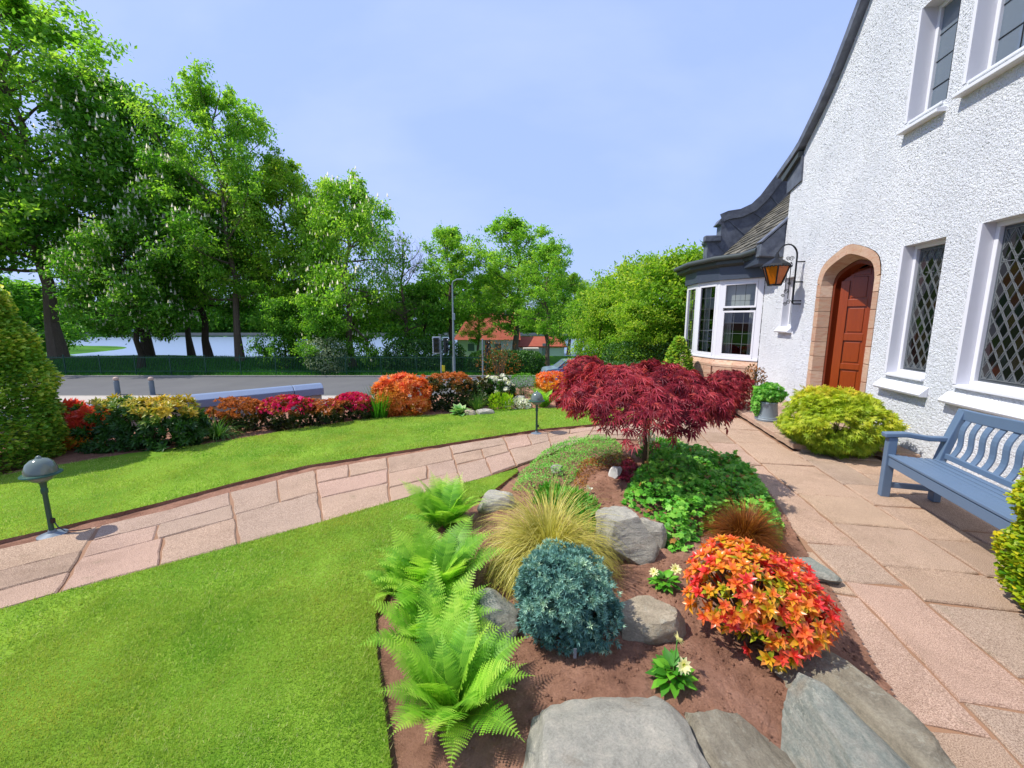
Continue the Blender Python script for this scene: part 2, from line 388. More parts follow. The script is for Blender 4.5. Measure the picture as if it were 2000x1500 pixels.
class MB:
    """collects pieces of one mesh"""
    def __init__(s): s.v, s.f = [], []
    def add(s, vs, fs):
        o = len(s.v); s.v += [tuple(map(float, x)) for x in vs]; s.f += [tuple(i + o for i in f) for f in fs]; return s
    def box(s, a, b):
        (x0, y0, z0), (x1, y1, z1) = a, b
        return s.add([(x0, y0, z0), (x1, y0, z0), (x1, y1, z0), (x0, y1, z0), (x0, y0, z1), (x1, y0, z1), (x1, y1, z1), (x0, y1, z1)],
                     [(3, 2, 1, 0), (4, 5, 6, 7), (0, 1, 5, 4), (1, 2, 6, 5), (2, 3, 7, 6), (3, 0, 4, 7)])
    def bar(s, p, q, w, h, up=(0, 0, 1)):
        return s.sweep([p, q], w, h, up)
    def sweep(s, pts, w, h, up=(0, 0, 1)):
        pts = [Vector(p) for p in pts]; up = Vector(up); vs = []
        for i, p in enumerate(pts):
            d = (pts[min(i + 1, len(pts) - 1)] - pts[max(i - 1, 0)]).normalized()
            x = d.cross(up).normalized(); y = x.cross(d).normalized()
            ww = w[i] if isinstance(w, (list, tuple)) else w
            for sx, sy in ((-1, -1), (1, -1), (1, 1), (-1, 1)): vs.append(p + x * ww / 2 * sx + y * h / 2 * sy)
        fs = [(3, 2, 1, 0), tuple(len(vs) - 4 + i for i in range(4))]
        for i in range(len(pts) - 1):
            for j in range(4): fs.append((i * 4 + j, i * 4 + (j + 1) % 4, i * 4 + 4 + (j + 1) % 4, i * 4 + 4 + j))
        return s.add(vs, fs)
    def tube(s, pts, r, n=8, cap=True):
        pts = [Vector(p) for p in pts]; vs = []; ref = None
        for i, p in enumerate(pts):
            d = (pts[min(i + 1, len(pts) - 1)] - pts[max(i - 1, 0)])
            d = d.normalized() if d.length > 1e-9 else Vector((0, 0, 1))
            if ref is None: ref = d.orthogonal().normalized()
            x = (ref - d * ref.dot(d)); x = x.normalized() if x.length > 1e-6 else d.orthogonal().normalized(); ref = x; y = d.cross(x)
            rr = r[i] if isinstance(r, (list, tuple)) else r
            for j in range(n):
                a = 2 * PI * j / n; vs.append(p + (x * math.cos(a) + y * math.sin(a)) * rr)
        fs = []
        for i in range(len(pts) - 1):
            for j in range(n): fs.append((i * n + j, i * n + (j + 1) % n, (i + 1) * n + (j + 1) % n, (i + 1) * n + j))
        if cap: fs += [tuple(reversed(range(n))), tuple(len(vs) - n + j for j in range(n))]
        return s.add(vs, fs)
    def lathe(s, prof, n=20, c=(0, 0, 0), cap=True):
        vs = [(c[0] + r * math.cos(2 * PI * j / n), c[1] + r * math.sin(2 * PI * j / n), c[2] + z) for r, z in prof for j in range(n)]
        fs = []
        for i in range(len(prof) - 1):
            for j in range(n): fs.append((i * n + j, i * n + (j + 1) % n, (i + 1) * n + (j + 1) % n, (i + 1) * n + j))
        if cap: fs += [tuple(reversed(range(n))), tuple(len(vs) - n + j for j in range(n))]
        return s.add(vs, fs)
    def prism(s, poly, d0, d1, plane='xy'):
        """poly CCW 2-D; extruded between d0 and d1 along the third axis"""
        def q(p, d): return (p[0], p[1], d) if plane == 'xy' else (d, p[0], p[1])
        n = len(poly); vs = [q(p, d0) for p in poly] + [q(p, d1) for p in poly]
        tr = tessellate_polygon([[Vector((p[0], p[1], 0)) for p in poly]])
        fs = [tuple(t) for t in tr] + [tuple(i + n for i in reversed(t)) for t in tr] + [(i, (i + 1) % n, n + (i + 1) % n, n + i) for i in range(n)]
        return s.add(vs, fs)
    def build(s, name, mat, parent=None, smooth=False, bevel=0, loc=None):
        me = bpy.data.meshes.new(name); me.from_pydata(s.v, [], s.f); me.materials.append(mat)
        if smooth: me.polygons.foreach_set('use_smooth', [True] * len(me.polygons))
        import bmesh as _b
        bm = _b.new(); bm.from_mesh(me); _b.ops.recalc_face_normals(bm, faces=bm.faces); bm.to_mesh(me); bm.free()
        o = link(name, me, parent, loc)
        if bevel:
            md = o.modifiers.new('bevel', 'BEVEL'); md.width = bevel; md.segments = 2; md.limit_method = 'ANGLE'
        if smooth:
            try: me.set_sharp_from_angle(angle=math.radians(40))
            except Exception: pass
        return o

def inpoly(x, y, poly):
    x = np.asarray(x); y = np.asarray(y); c = np.zeros(x.shape, bool); n = len(poly); j = n - 1
    for i in range(n):
        xi, yi = poly[i]; xj, yj = poly[j]
        c ^= ((yi > y) != (yj > y)) & (x < (xj - xi) * (y - yi) / ((yj - yi) if yj != yi else 1e-9) + xi); j = i
    return c
def dpoly(x, y, poly, closed=True):
    d = np.full(np.shape(x), 1e9); n = len(poly)
    for i in range(n if closed else n - 1):
        ax, ay = poly[i]; bx, by = poly[(i + 1) % n]; L2 = (bx - ax) ** 2 + (by - ay) ** 2 + 1e-12
        t = np.clip(((x - ax) * (bx - ax) + (y - ay) * (by - ay)) / L2, 0, 1)
        d = np.minimum(d, np.hypot(x - ax - t * (bx - ax), y - ay - t * (by - ay)))
    return d
_ph = rs.rand(40, 4)
def fnoise(x, y, f=1.0, octs=4, seed=0):
    r = 0.0; a = 1.0; x = np.asarray(x, float); y = np.asarray(y, float)
    for o in range(octs):
        for k in range(3):
            p = _ph[(seed * 7 + o * 3 + k) % 40]; an = p[0] * 2 * PI
            r = r + a * np.sin((x * math.cos(an) + y * math.sin(an)) * f * (0.8 + p[2] * .6) * 2 * PI + p[1] * 6.28 + 1.3 * np.sin((x * math.sin(an) - y * math.cos(an)) * f * 3 + p[3] * 6.28)) / 3
        a *= .5; f *= 2.1
    return r
def sstep(x, a, b):
    t = np.clip((np.asarray(x, float) - a) / (b - a), 0, 1); return t * t * (3 - 2 * t)

# ================================================================== THE GROUND
FAR = [(-5.6, 1.45), (-3.55, 3.2), (-3.17, 3.55), (-2.8, 4.0), (-2.36, 4.51), (-1.34, 5.14), (-0.72, 5.58), (0.4, 6.16), (1.43, 6.56), (2.4, 6.75)]
NEAR = [(-4.9, 0.6), (-2.95, 2.34), (-2.5, 2.67), (-2.05, 3.0), (-1.68, 3.28), (-1.01, 3.82), (-0.39, 4.25), (0.45, 5.1), (1.14, 5.88), (2.4, 5.75)]
LAWNFAR = [(-7.6, 3.0), (-5.9, 4.1), (-5.55, 4.6), (-5.01, 5.14), (-4.39, 5.46), (-3.85, 5.96), (-3.33, 6.46), (-2.57, 7.0), (-1.23, 7.4), (0, 7.85), (1.01, 7.95), (2.3, 7.9), (2.9, 7.5)]
EDGE1 = [(2.5, 6.95), (1.47, 6.70), (0.41, 6.34), (-0.36, 5.90), (-1.42, 5.29), (-2.47, 4.69), (-2.98, 4.16), (-3.37, 3.68), (-3.82, 3.21), (-5.85, 1.42), (-7.6, 0.1)]
BED = [(-0.2, 0.6), (-0.45, 1.37), (-0.54, 1.58), (-0.67, 1.88), (-0.78, 2.18), (-0.76, 2.40), (-0.68, 2.75), (-0.60, 3.15), (-0.42, 3.6), (-0.15, 4.0), (0.1, 4.5),
       (0.52, 5.15), (0.8, 5.55), (1.2, 5.8), (1.9, 5.72), (2.5, 5.5), (2.66, 5.04), (2.76, 4.85), (2.64, 4.01), (2.42, 3.36), (2.22, 2.88), (2.04, 2.31), (1.86, 1.88), (1.76, 1.6), (1.62, 1.37), (1.45, 0.6)]
def garden_edge(x):
    return np.interp(x, [-40, -12, -8, -5.95, -3.85, -1, 3, 6, 12, 40], [-14, 2.2, 5.2, 7.1, 8.7, 9.9, 12.6, 16, 18, 22])
def terrain(x, y):
    d = y - garden_edge(x)
    z = -0.06 - 2.56 * sstep(d, 0.0, 7.5)
    z = np.where(y > 31.2, -2.6 + 0.55 * sstep(y, 31.5, 40) * (1 + .25 * fnoise(x, y, .05)) - 1.45 * sstep(y, 43, 52), z)
    far = y > 60
    z = np.where(far, -3.6 + 2.3 * sstep(y, 124, 134), z)
    hump = 1.5 * np.exp(-(((x + 84) / 13) ** 2 + ((y - 66) / 12) ** 2)) + .7 * np.exp(-(((x + 78) / 14) ** 2 + ((y - 50) / 12) ** 2))
    return z + np.where(y > 31.5, hump, 0)
def grid(name, xs, ys, zf, mat, mask=None, kind='structure', smooth=True, parent=None):
    X, Y = np.meshgrid(xs, ys); Z = zf(X, Y); nx = len(xs); ny = len(ys)
    V = np.stack([X, Y, Z], -1).reshape(-1, 3); i = np.arange(nx * ny).reshape(ny, nx)
    F = np.stack([i[:-1, :-1], i[:-1, 1:], i[1:, 1:], i[1:, :-1]], -1).reshape(-1, 4)
    if mask is not None:
        k = mask(V[:, 0], V[:, 1]); F = F[k[F].all(1)]
        u, inv = np.unique(F, return_inverse=True); V = V[u]; F = inv.reshape(F.shape)
    o = link(name, nmesh(name, V, F, mat, smooth=smooth), parent)
    if kind: o['kind'] = kind
    return o
xs = np.concatenate([np.linspace(-900, -90, 18), np.linspace(-84, -22, 40), np.linspace(-20, 20, 70), np.linspace(22, 84, 30), np.linspace(95, 900, 16)])
ys = np.concatenate([np.linspace(-60, -6, 10), np.linspace(-4, 46, 101), np.linspace(47, 160, 76), np.linspace(170, 1200, 16)])
def m_ground():
    k = N('ground_grass_and_soil'); co = k.world(); g = k.n('ShaderNodeNewGeometry'); sp = k.n('ShaderNodeSeparateXYZ'); k.l(g.outputs['Position'], sp.inputs[0])
    n = k.noise(co, 0.25, 5); f = k.noise(co, 7, 5, 0.7)
    gr = k.ramp(n, [(0.3, '#2f5a15'), (0.7, '#4f7f20')]); gr = k.mix(0.5, gr, k.mix(f, (0.5, 0.5, 0.5), (1.4, 1.4, 1.3)), 'MULTIPLY')
    so = k.ramp(k.noise(co, 9, 5), [(0.3, '#3d281d'), (0.7, '#5d4031')])
    fac = k.math('LESS_THAN', sp.outputs[2], -0.5)
    k.set(k.mix(fac, so, gr), 0.95, 0, 0.1); k.bump(f, 0.8, 0.03); return k.m
grid('ground', xs, ys, terrain, m_ground())
# water, road, pavement
w = MB(); w.add([(-900, 44, -3.3), (900, 44, -3.3), (900, 128, -3.3), (-900, 128, -3.3)], [(0, 1, 2, 3)]); tag(w.build('lake_water', M['water']), kind='structure')
r = MB(); r.add([(-300, 22.75, -2.57), (300, 22.75, -2.57), (300, 31.0, -2.57), (-300, 31.0, -2.57)], [(0, 1, 2, 3)]); tag(r.build('road', M['road']), kind='structure')
r = MB(); r.box((-300, 17.0, -2.9), (300, 22.6, -2.46)); tag(r.build('pavement', M['pave']), kind='structure')
r = MB()
for i in range(-60, 60): r.box((i * 1.5 + .01, 22.6, -2.9), (i * 1.5 + 1.49, 22.74, -2.45))
tag(r.build('kerb', M['concrete']), kind='structure')
r = MB()
for i in range(-60, 60): r.box((i * 1.5 + .01, 31.0, -2.9), (i * 1.5 + 1.49, 31.14, -2.44))
tag(r.build('far_kerb', M['concrete']), kind='structure')
# lakeside path on the far left and near the middle
r = MB(); r.add([(x, y, float(terrain(A(x), A(y))) + 0.12) for x, y in [(-75, 47.5), (-46, 51.5), (-45, 53.5), (-75, 51)]], [(0, 1, 2, 3)])
r.add([(x, y, -2.5) for x, y in [(-14, 44.4), (-3, 44.5), (2, 47.6), (-13, 47.6)]], [(0, 1, 2, 3)])
tag(r.build('lakeside_path', plain('pinkish_gravel', '#b08f7c', 0.95)), kind='structure')
r = MB(); r.box((-160, 127.2, -3.6), (60, 127.9, -2.15)); tag(r.build('lake_bank_wall', M['concrete']), 'low pale stone wall along the far bank of the lake', 'wall')

# bed of soil
def bedz(x, y):
    x = np.asarray(x, float); y = np.asarray(y, float)
    d = dpoly(x, y, BED)
    return -0.03 + .068 * sstep(x, 1.0, 1.4) * (1 - sstep(d, .05, .4)) * (y < 5.4) + 0.10 * sstep(d, 0.02, 0.35) + 0.07 * sstep(d, .3, 1.0) + 0.012 * fnoise(x, y, 2.2, 4) * sstep(d, 0, .1)
def bz(x, y): return float(bedz(A([x]), A([y]))[0])
grid('soil_bed', np.linspace(-1.0, 2.85, 240), np.linspace(0.55, 5.85, 330), lambda X, Y: bedz(X, Y) + .006 * fnoise(X, Y, 7, 3, 3) + .004 * rs.rand(*np.shape(X)), M['soil'], lambda x, y: inpoly(x, y, BED))
grid('soil_border', np.linspace(-8, 8, 200), np.linspace(0, 16, 200), lambda X, Y: -0.004 + .012 * fnoise(X, Y, 2.5, 4, 2), M['soil'],
     lambda x, y: (y < garden_edge(x) - .1) & (y > -0.2) & (x < 5.8))
# clods scattered on the bed
n = 15000
px_, py_ = rs.uniform(-.95, 2.75, n * 2), rs.uniform(.6, 5.6, n * 2)
k = inpoly(px_, py_, BED) & (dpoly(px_, py_, BED) > .03); px_, py_ = px_[k], py_[k]
oct_ = (A([(1, 0, 0), (0, 1, 0), (-1, 0, 0), (0, -1, 0), (0, 0, .8), (0, 0, -.6)], float), A([(0, 1, 4), (1, 2, 4), (2, 3, 4), (3, 0, 4), (1, 0, 5), (2, 1, 5), (3, 2, 5), (0, 3, 5)]))
R_ = frames(rs.randn(len(px_), 3), rs.randn(len(px_), 3)); s_ = .003 + .013 * rs.rand(len(px_)) ** 4.5
V, F, T_ = scatter(oct_, np.stack([px_, py_, bedz(px_, py_) + .002], -1), R_, s_[:, None] * rs.uniform(.6, 1.3, (len(px_), 3)), rs.rand(len(px_)))
tag(link('soil_clods', nmesh('soil_clods', V, F, M['soil'])), 'crumbs and clods of red brown soil over the rock bed', 'soil', kind='stuff')

# lawns: turf slab with a cut edge + blades
def lawn(name, poly, z=0.03):
    g = MB(); g.prism(poly, -0.05, z); o = g.build(name, M['g_near']); o['kind'] = 'structure'; o.data.materials.append(M['soil'])
    for p_ in o.data.polygons:
        if abs(p_.normal.z) < .5: p_.material_index = 1
POLY_FAR = LAWNFAR + EDGE1
POLY_NEAR = [(-6, -1.5)] + [(-4.95, .55)] + NEAR[1:7] + [(0.06, 4.6)] + [(BED[i][0] - .03, BED[i][1]) for i in range(10, -1, -1)] + [(0, -1.5)]
lawn('upper_lawn', POLY_FAR); lawn('lower_lawn', POLY_NEAR, .028)
def blades(name, poly, regions, label):
    parts = []
    for (x0, x1, y0, y1, dens, h, wd) in regions:
        n = int((x1 - x0) * (y1 - y0) * dens); x = rs.uniform(x0, x1, n); y = rs.uniform(y0, y1, n)
        k = inpoly(x, y, poly); x, y = x[k], y[k]; n = len(x)
        lean = rs.randn(n, 2) * .55 + A([.25, .1]); d = np.stack([lean[:, 0], lean[:, 1], np.ones(n)], -1)
        R = frames(d, np.stack([rs.randn(n), rs.randn(n), rs.randn(n) * .3], -1))
        edge = np.exp(-dpoly(x, y, poly) / .05)
        hh = h * rs.uniform(.5, 1.2, n) * (1 + .5 * edge * rs.rand(n)); sc = np.stack([np.full(n, wd) * rs.uniform(.7, 1.3, n), hh, hh], -1)
        t = np.clip(.46 + .2 * rs.randn(n) + .12 * fnoise(x, y, .9, 3, 1), 0, 1); t[rs.rand(n) < .06] = 1; hh *= 1 + .35 * fnoise(x, y, 1.3, 3, 5); sc[:, 1] = np.where(rs.rand(n) < .012, hh * 1.9, hh)
        parts.append(scatter(T_BLADE, np.stack([x, y, np.full(n, .026)], -1), R, sc, t))
    V, F, T = cat(parts); o = link(name, nmesh(name, V, F, M['blades'], T)); tag(o, label, 'grass', kind='stuff')
blades('grass', POLY_NEAR, [(-2.6, .1, 1.0, 2.4, 42000, .021, .0034), (-3.5, .1, 2.4, 4.7, 20000, .022, .005), (-6, -2.6, .6, 2.4, 12000, .022, .0055), (-6, .1, -1.5, 1.0, 7000, .024, .007)], 'short mown green grass between the paved path and the rock bed')
blades('grass', POLY_FAR, [(-7.5, 3, 1.5, 5, 11000, .022, .006), (-4.5, 3, 5, 8, 7500, .024, .009)], 'bright mown lawn beyond the paved path below the shrubs')

# ------------------------------------------------------------------ paving
def slab(poly, parent, ztop=.03, name='paving_slab', mat=None, th=.06, jit=.009, step=.11):
    pts = []; n = len(poly)
    for i in range(n):
        a = A(poly[i], float); b = A(poly[(i + 1) % n], float); m = max(1, int(np.linalg.norm(b - a) / step))
        for j in range(m): pts.append(a + (b - a) * j / m + rs.uniform(-jit, jit, 2))
    pts = A(pts); c = pts.mean(0)
    zt = ztop + rs.uniform(-.004, .004); tx, ty = rs.uniform(-.006, .006, 2)
    def ring(sh, dz):
        q = pts + (c - pts) / np.maximum(np.linalg.norm(c - pts, axis=1, keepdims=True), 1e-6) * sh
        return [(x, y, zt + dz + (x - c[0]) * tx + (y - c[1]) * ty) for x, y in q]
    V = ring(0, -th) + ring(0, -.009) + ring(.010, 0); m = len(pts)
    V = [(x - c[0], y - c[1], z) for x, y, z in V]
    F = [(i, (i + 1) % m, m + (i + 1) % m, m + i) for i in range(m)] + [(m + i, m + (i + 1) % m, 2 * m + (i + 1) % m, 2 * m + i) for i in range(m)] + [tuple(range(2 * m, 3 * m))]
    me = bpy.data.meshes.new(name); me.from_pydata(V, [], F); me.materials.append(mat or M['slab'])
    return link(name, me, parent, (c[0], c[1], 0))
path = empty('garden_path', kind='structure')
JS = plain('sandy_joint_soil', '#8c6a50', .95, bs=120, bump=.8)
g = MB(); ff = [(a[0], a[1]) for a in FAR]; nn_ = [(a[0], a[1]) for a in NEAR]; g.add([(x, y, .017) for x, y in ff] + [(x, y, .017) for x, y in nn_], [(i, i + 1, len(ff) + i + 1, len(ff) + i) for i in range(len(ff) - 1)]); g.build('joint_fill', JS, path)
fa, na = A(FAR), A(NEAR)
def pt(t, f):                                               # t along (0..9), f across
    i = min(int(t), len(fa) - 2); k = t - i
    a = fa[i] * (1 - k) + fa[i + 1] * k; b = na[i] * (1 - k) + na[i + 1] * k
    return a * (1 - f) + b * f
def tq(t0, t1, f0, f1, g=.011):
    L_ = [pt(t0, f0), pt(t0, f1)]; ns = 2
    bot = [pt(t0 + (t1 - t0) * i / ns, f1) for i in range(ns + 1)]; top = [pt(t1 + (t0 - t1) * i / ns, f0) for i in range(ns + 1)]
    p = A(bot + top); c = p.mean(0)
    return [tuple(q + (c - q) / np.linalg.norm(c - q) * g) for q in p]
arc = [0.0]
for i in range(90):
    arc.append(arc[-1] + np.linalg.norm(pt((i + 1) / 10, .5) - pt(i / 10, .5)))
arc = A(arc)
def t_of(s): return float(np.interp(s, arc, np.arange(91) / 10))
s = 0.0; kpat = 0; PR = random.Random(5)
rows = [(0, .52), (.52, 1)]
while s < arc[-1] - .3:
    blk = PR.choice([.72, .82, .95]); e = min(s + blk, arc[-1])
    pat = kpat % 4; kpat += 1
    cutf = [.5, .62, .42, .56][pat]
    def row(f0, f1, nspl, off):
        xs_ = [s] + [s + (e - s) * (i / nspl) + PR.uniform(-.06, .06) for i in range(1, nspl)] + [e]
        for a, b in zip(xs_[:-1], xs_[1:]): slab(tq(t_of(a), t_of(b), f0, f1), path)
    if pat == 0: row(0, cutf, 2, 0); row(cutf, 1, 1, 0)
    elif pat == 1: row(0, cutf / 2, 2, 0); row(cutf / 2, cutf, 1, 0); row(cutf, 1, 1, 0)
    elif pat == 2: row(0, cutf, 1, 0); row(cutf, .74, 2, 0); row(.74, 1, 1, 0)
    else: row(0, cutf * .5, 1, 0); row(cutf * .5, cutf, 2, 0); row(cutf, 1, 2, 0)
    s = e

# terrace of random ashlar rows running along the house wall
X0 = 4.13; TH = math.atan(.185); ct, st = math.cos(TH), math.sin(TH)
def Wl(lx, ly): return (X0 + lx * ct + ly * st, -lx * st + ly * ct)      # house-local -> world
terr = empty('terrace', kind='structure')
TPOLY_ = 0
TPOLY = [(1.3, .2), (1.62, 1.2), (1.86, 1.88), (2.1, 2.5), (2.42, 3.36), (2.6, 4.0), (2.6, 4.6), (2.3, 5.3), (1.8, 5.7), (2.0, 6.85), (2.3, 7.6), (4.2, 8.6), (5.6, 8.6), (3.9, -1.2), (1.0, -1.2)]
g = MB(); g.prism(TPOLY, 0.0, .016); g.build('joint_fill', JS, terr)
PR = random.Random(11)
d = 0.02; ri = 0
widths = [.42, .52, .40, .6, .38, .48, .42, .58, .36, .5, .44, .5]
while d < 5.2:
    wdt = widths[ri % len(widths)]; y = -1.4 + PR.uniform(0, .6)
    while y < 9.2:
        ln = PR.choice([.38, .5, .55, .62, .75, .9]); ln = max(ln, .38)
        if y + ln > 9.2: ln = 9.2 - y
        wob = [PR.uniform(-.012, .012) for _ in range(4)]
        split = PR.random() < .22 and wdt > .55
        halves = [(0, wdt)] if not split else [(0, wdt * .45), (wdt * .45, wdt)]
        for (a, b) in halves:
            q = [(-(d + b) + .011, y + .011 + wob[0]), (-(d + a) - .011, y + .011 + wob[1]), (-(d + a) - .011, y + ln - .011 + wob[2]), (-(d + b) + .011, y + ln - .011 + wob[3])]
            cx, cy = Wl(-(d + (a + b) / 2), y + ln / 2)
            # the step before the door: raised slabs within 1.25 m of the wall beyond s = 5
            raised = d + (a + b) / 2 < 1.22 and y + ln / 2 > 5.3
            if inpoly(A([cx]), A([cy]), TPOLY)[0] or (cy < 5.2 and dpoly(A([cx]), A([cy]), TPOLY)[0] < .17):
                slab([Wl(*p) for p in q], terr, .13 if raised else .03, th=.07)
        y += ln
    d += wdt; ri += 1
g = MB()
g.prism([Wl(-1.24, 5.1), Wl(.3, 5.1), Wl(.3, 9.1), Wl(-1.24, 9.1)], 0.0, .088)
tag(g.build('door_step', M['joint']), kind='structure')

# ================================================================== THE HOUSE
H = empty('white_house', (X0, 0, 0), -TH, 'white roughcast house with curved lead verge and brown arched door', 'house')
def verge(n=40):
    pts = [(9.62, 4.80), (9.0, 5.0), (8.72, 5.12), (8.18, 5.5), (7.78, 5.84), (7.47, 6.19), (7.15, 6.58), (6.75, 7.15), (6.3, 7.9), (5.8, 8.8), (5.2, 9.9), (4.6, 11.1)]
    p = A(pts); t = np.linspace(0, len(p) - 1, n)
    return [(float(np.interp(a, range(len(p)), p[:, 0])), float(np.interp(a, range(len(p)), p[:, 1]))) for a in t]
VG = verge()
OPEN = {  # s0, s1, z0, z1
    'w1': (5.05, 5.70, 1.04, 2.71), 'w2': (3.62, 4.60, 1.04, 2.76), 'u1': (5.36, 5.97, 4.32, 5.66), 'u2': (4.2, 5.11, 4.36, 5.78), 'niche': (8.62, 9.02, 1.62, 2.62)}
def arch(s0, s1, zb, zs, za, n=5, sx=.30):
    """door head: straight slopes to a flat-ish point with rounded haunches (CCW from bottom near side)"""
    c = (s0 + s1) / 2; hw = (s1 - s0) / 2; L_ = []
    for i in range(n + 1):
        a = (i / n) * 1.0; L_.append((s0 + hw * sx * (1 - math.cos(a * 1.25)) / (1 - math.cos(1.25)) * .8, zs + (za - zs) * .62 * math.sin(a * 1.25) / math.sin(1.25)))
    R_ = [(2 * c - x, z) for x, z in reversed(L_)]
    return [(s0, zb)] + L_ + [(c - .12, za - .02), (c, za), (c + .12, za - .02)] + R_ + [(s1, zb)]
def tudor(s0, s1, zs, za):
    hw = (s1 - s0) / 2; c = (s0 + s1) / 2; q = [(0, 0), (.03, .25), (.10, .46), (.22, .62), (.42, .76), (.66, .89), (.88, .985), (1, 1)]
    L_ = [(s0 + hw * a, zs + (za - zs) * b) for a, b in q]
    return [(s0, 0)] + L_ + [(2 * c - x, z) for x, z in reversed(L_[:-1])] + [(s1, 0)]
arch = lambda s0, s1, zb, zs, za: tudor(s0, s1, zs, za)
DOOR_OUT = arch(6.08, 7.74, 0.0, 2.40, 2.94)
DOOR_IN = arch(6.20, 7.60, 0.0, 2.36, 2.79)
outer = [(-3.5, -.3), (10.12, -.3), (10.12, 3.15), (9.22, 3.3), (9.2, 4.45), (8.82, 4.5), (8.8, 5.0)] + [p for p in VG if p[0] < 8.7] + [(3.6, 12.2), (2.6, 11.1), (0, 7.0), (-3.5, 5.2)]
holes = [[(a, c), (a, d_), (b, d_), (b, c)] for a, b, c, d_ in OPEN.values()] + [list(reversed(DOOR_OUT))]
allp = [[Vector((x, y, 0)) for x, y in outer]] + [[Vector((x, y, 0)) for x, y in h] for h in holes]
tri = tessellate_polygon(allp); flat = [p for L_ in allp for p in L_]
g = MB(); g.add([(0, p.x, p.y) for p in flat], tri)
n0 = len(outer)
g.add([(0, x, y) for x, y in outer] + [(.35, x, y) for x, y in outer], [(i, (i + 1) % n0, n0 + (i + 1) % n0, n0 + i) for i in range(n0)])
wall = g.build('wall', M['cast'], H)
py4 = (A([(1, 0, 0), (0, 1, 0), (-1, 0, 0), (0, -1, 0), (0, 0, .75)], float), A([(0, 1, 4), (1, 2, 4), (2, 3, 4), (3, 0, 4)]))
cs_, cz_, csz = [], [], []
for (s0, s1, dn, sz) in ((3.3, 5.2, 3300, .0125), (5.2, 7.2, 2200, .0155), (7.2, 10.1, 1100, .019)):
    n = int((s1 - s0) * 6.2 * dn); a_ = rs.uniform(s0, s1, n); b_ = rs.uniform(0.0, 6.2, n)
    k_ = inpoly(a_, b_, outer)
    for h_ in holes:
        e_ = dpoly(a_, b_, h_); k_ &= ~inpoly(a_, b_, h_) & (e_ > .015)
    cs_.append(a_[k_]); cz_.append(b_[k_]); csz.append(np.full(k_.sum(), sz))
cs_, cz_, csz = map(np.concatenate, (cs_, cz_, csz)); n = len(cs_)
fr_ = frames(rs.randn(n, 3) * A([.2, 1, 1]), np.tile(A([-1., 0, 0]), (n, 1)) + rs.randn(n, 3) * .3)
V, F, T_ = scatter(py4, np.stack([np.full(n, .002), cs_, cz_], -1), fr_, csz[:, None] * rs.uniform(.45, 1.25, (n, 3)) * A([.85, .85, .62]), rs.rand(n))
tag(link('roughcast_chips', nmesh('roughcast_chips', V, F, M['cast']), H), kind='stuff')
# reveals, windows
def reveal(a, b, c, d_, dep=.2):
    g = MB()
    q = [(a, c), (b, c), (b, d_), (a, d_)]
    for i in range(4):
        p, r_ = q[i], q[(i + 1) % 4]
        g.add([(0.001, *p), (0.001, *r_), (dep, *r_), (dep, *p)], [(0, 1, 2, 3)])
    # smooth plaster margin just proud of the roughcast on the far side
    g.box((-.008, b + .001, c), (.01, b + .045, d_ + .0))
    return g.build('window_reveal', M['plaster'], H)
def came_lines(segs, w_, t=.006, x=.0):
    g = MB()
    for (p, q) in segs: g.bar((x, *p), (x, *q), w_, t, (1, 0, 0))
    return g
def clip(p, q, a, b, c, d_):
    t0, t1 = 0., 1.; dx, dy = q[0] - p[0], q[1] - p[1]
    for pp, qq in ((-dx, p[0] - a), (dx, b - p[0]), (-dy, p[1] - c), (dy, d_ - p[1])):
        if abs(pp) < 1e-12:
            if qq < 0: return None
            continue
        r_ = qq / pp
        if pp < 0: t0 = max(t0, r_)
        else: t1 = min(t1, r_)
    if t0 >= t1: return None
    return ((p[0] + t0 * dx, p[1] + t0 * dy), (p[0] + t1 * dx, p[1] + t1 * dy))
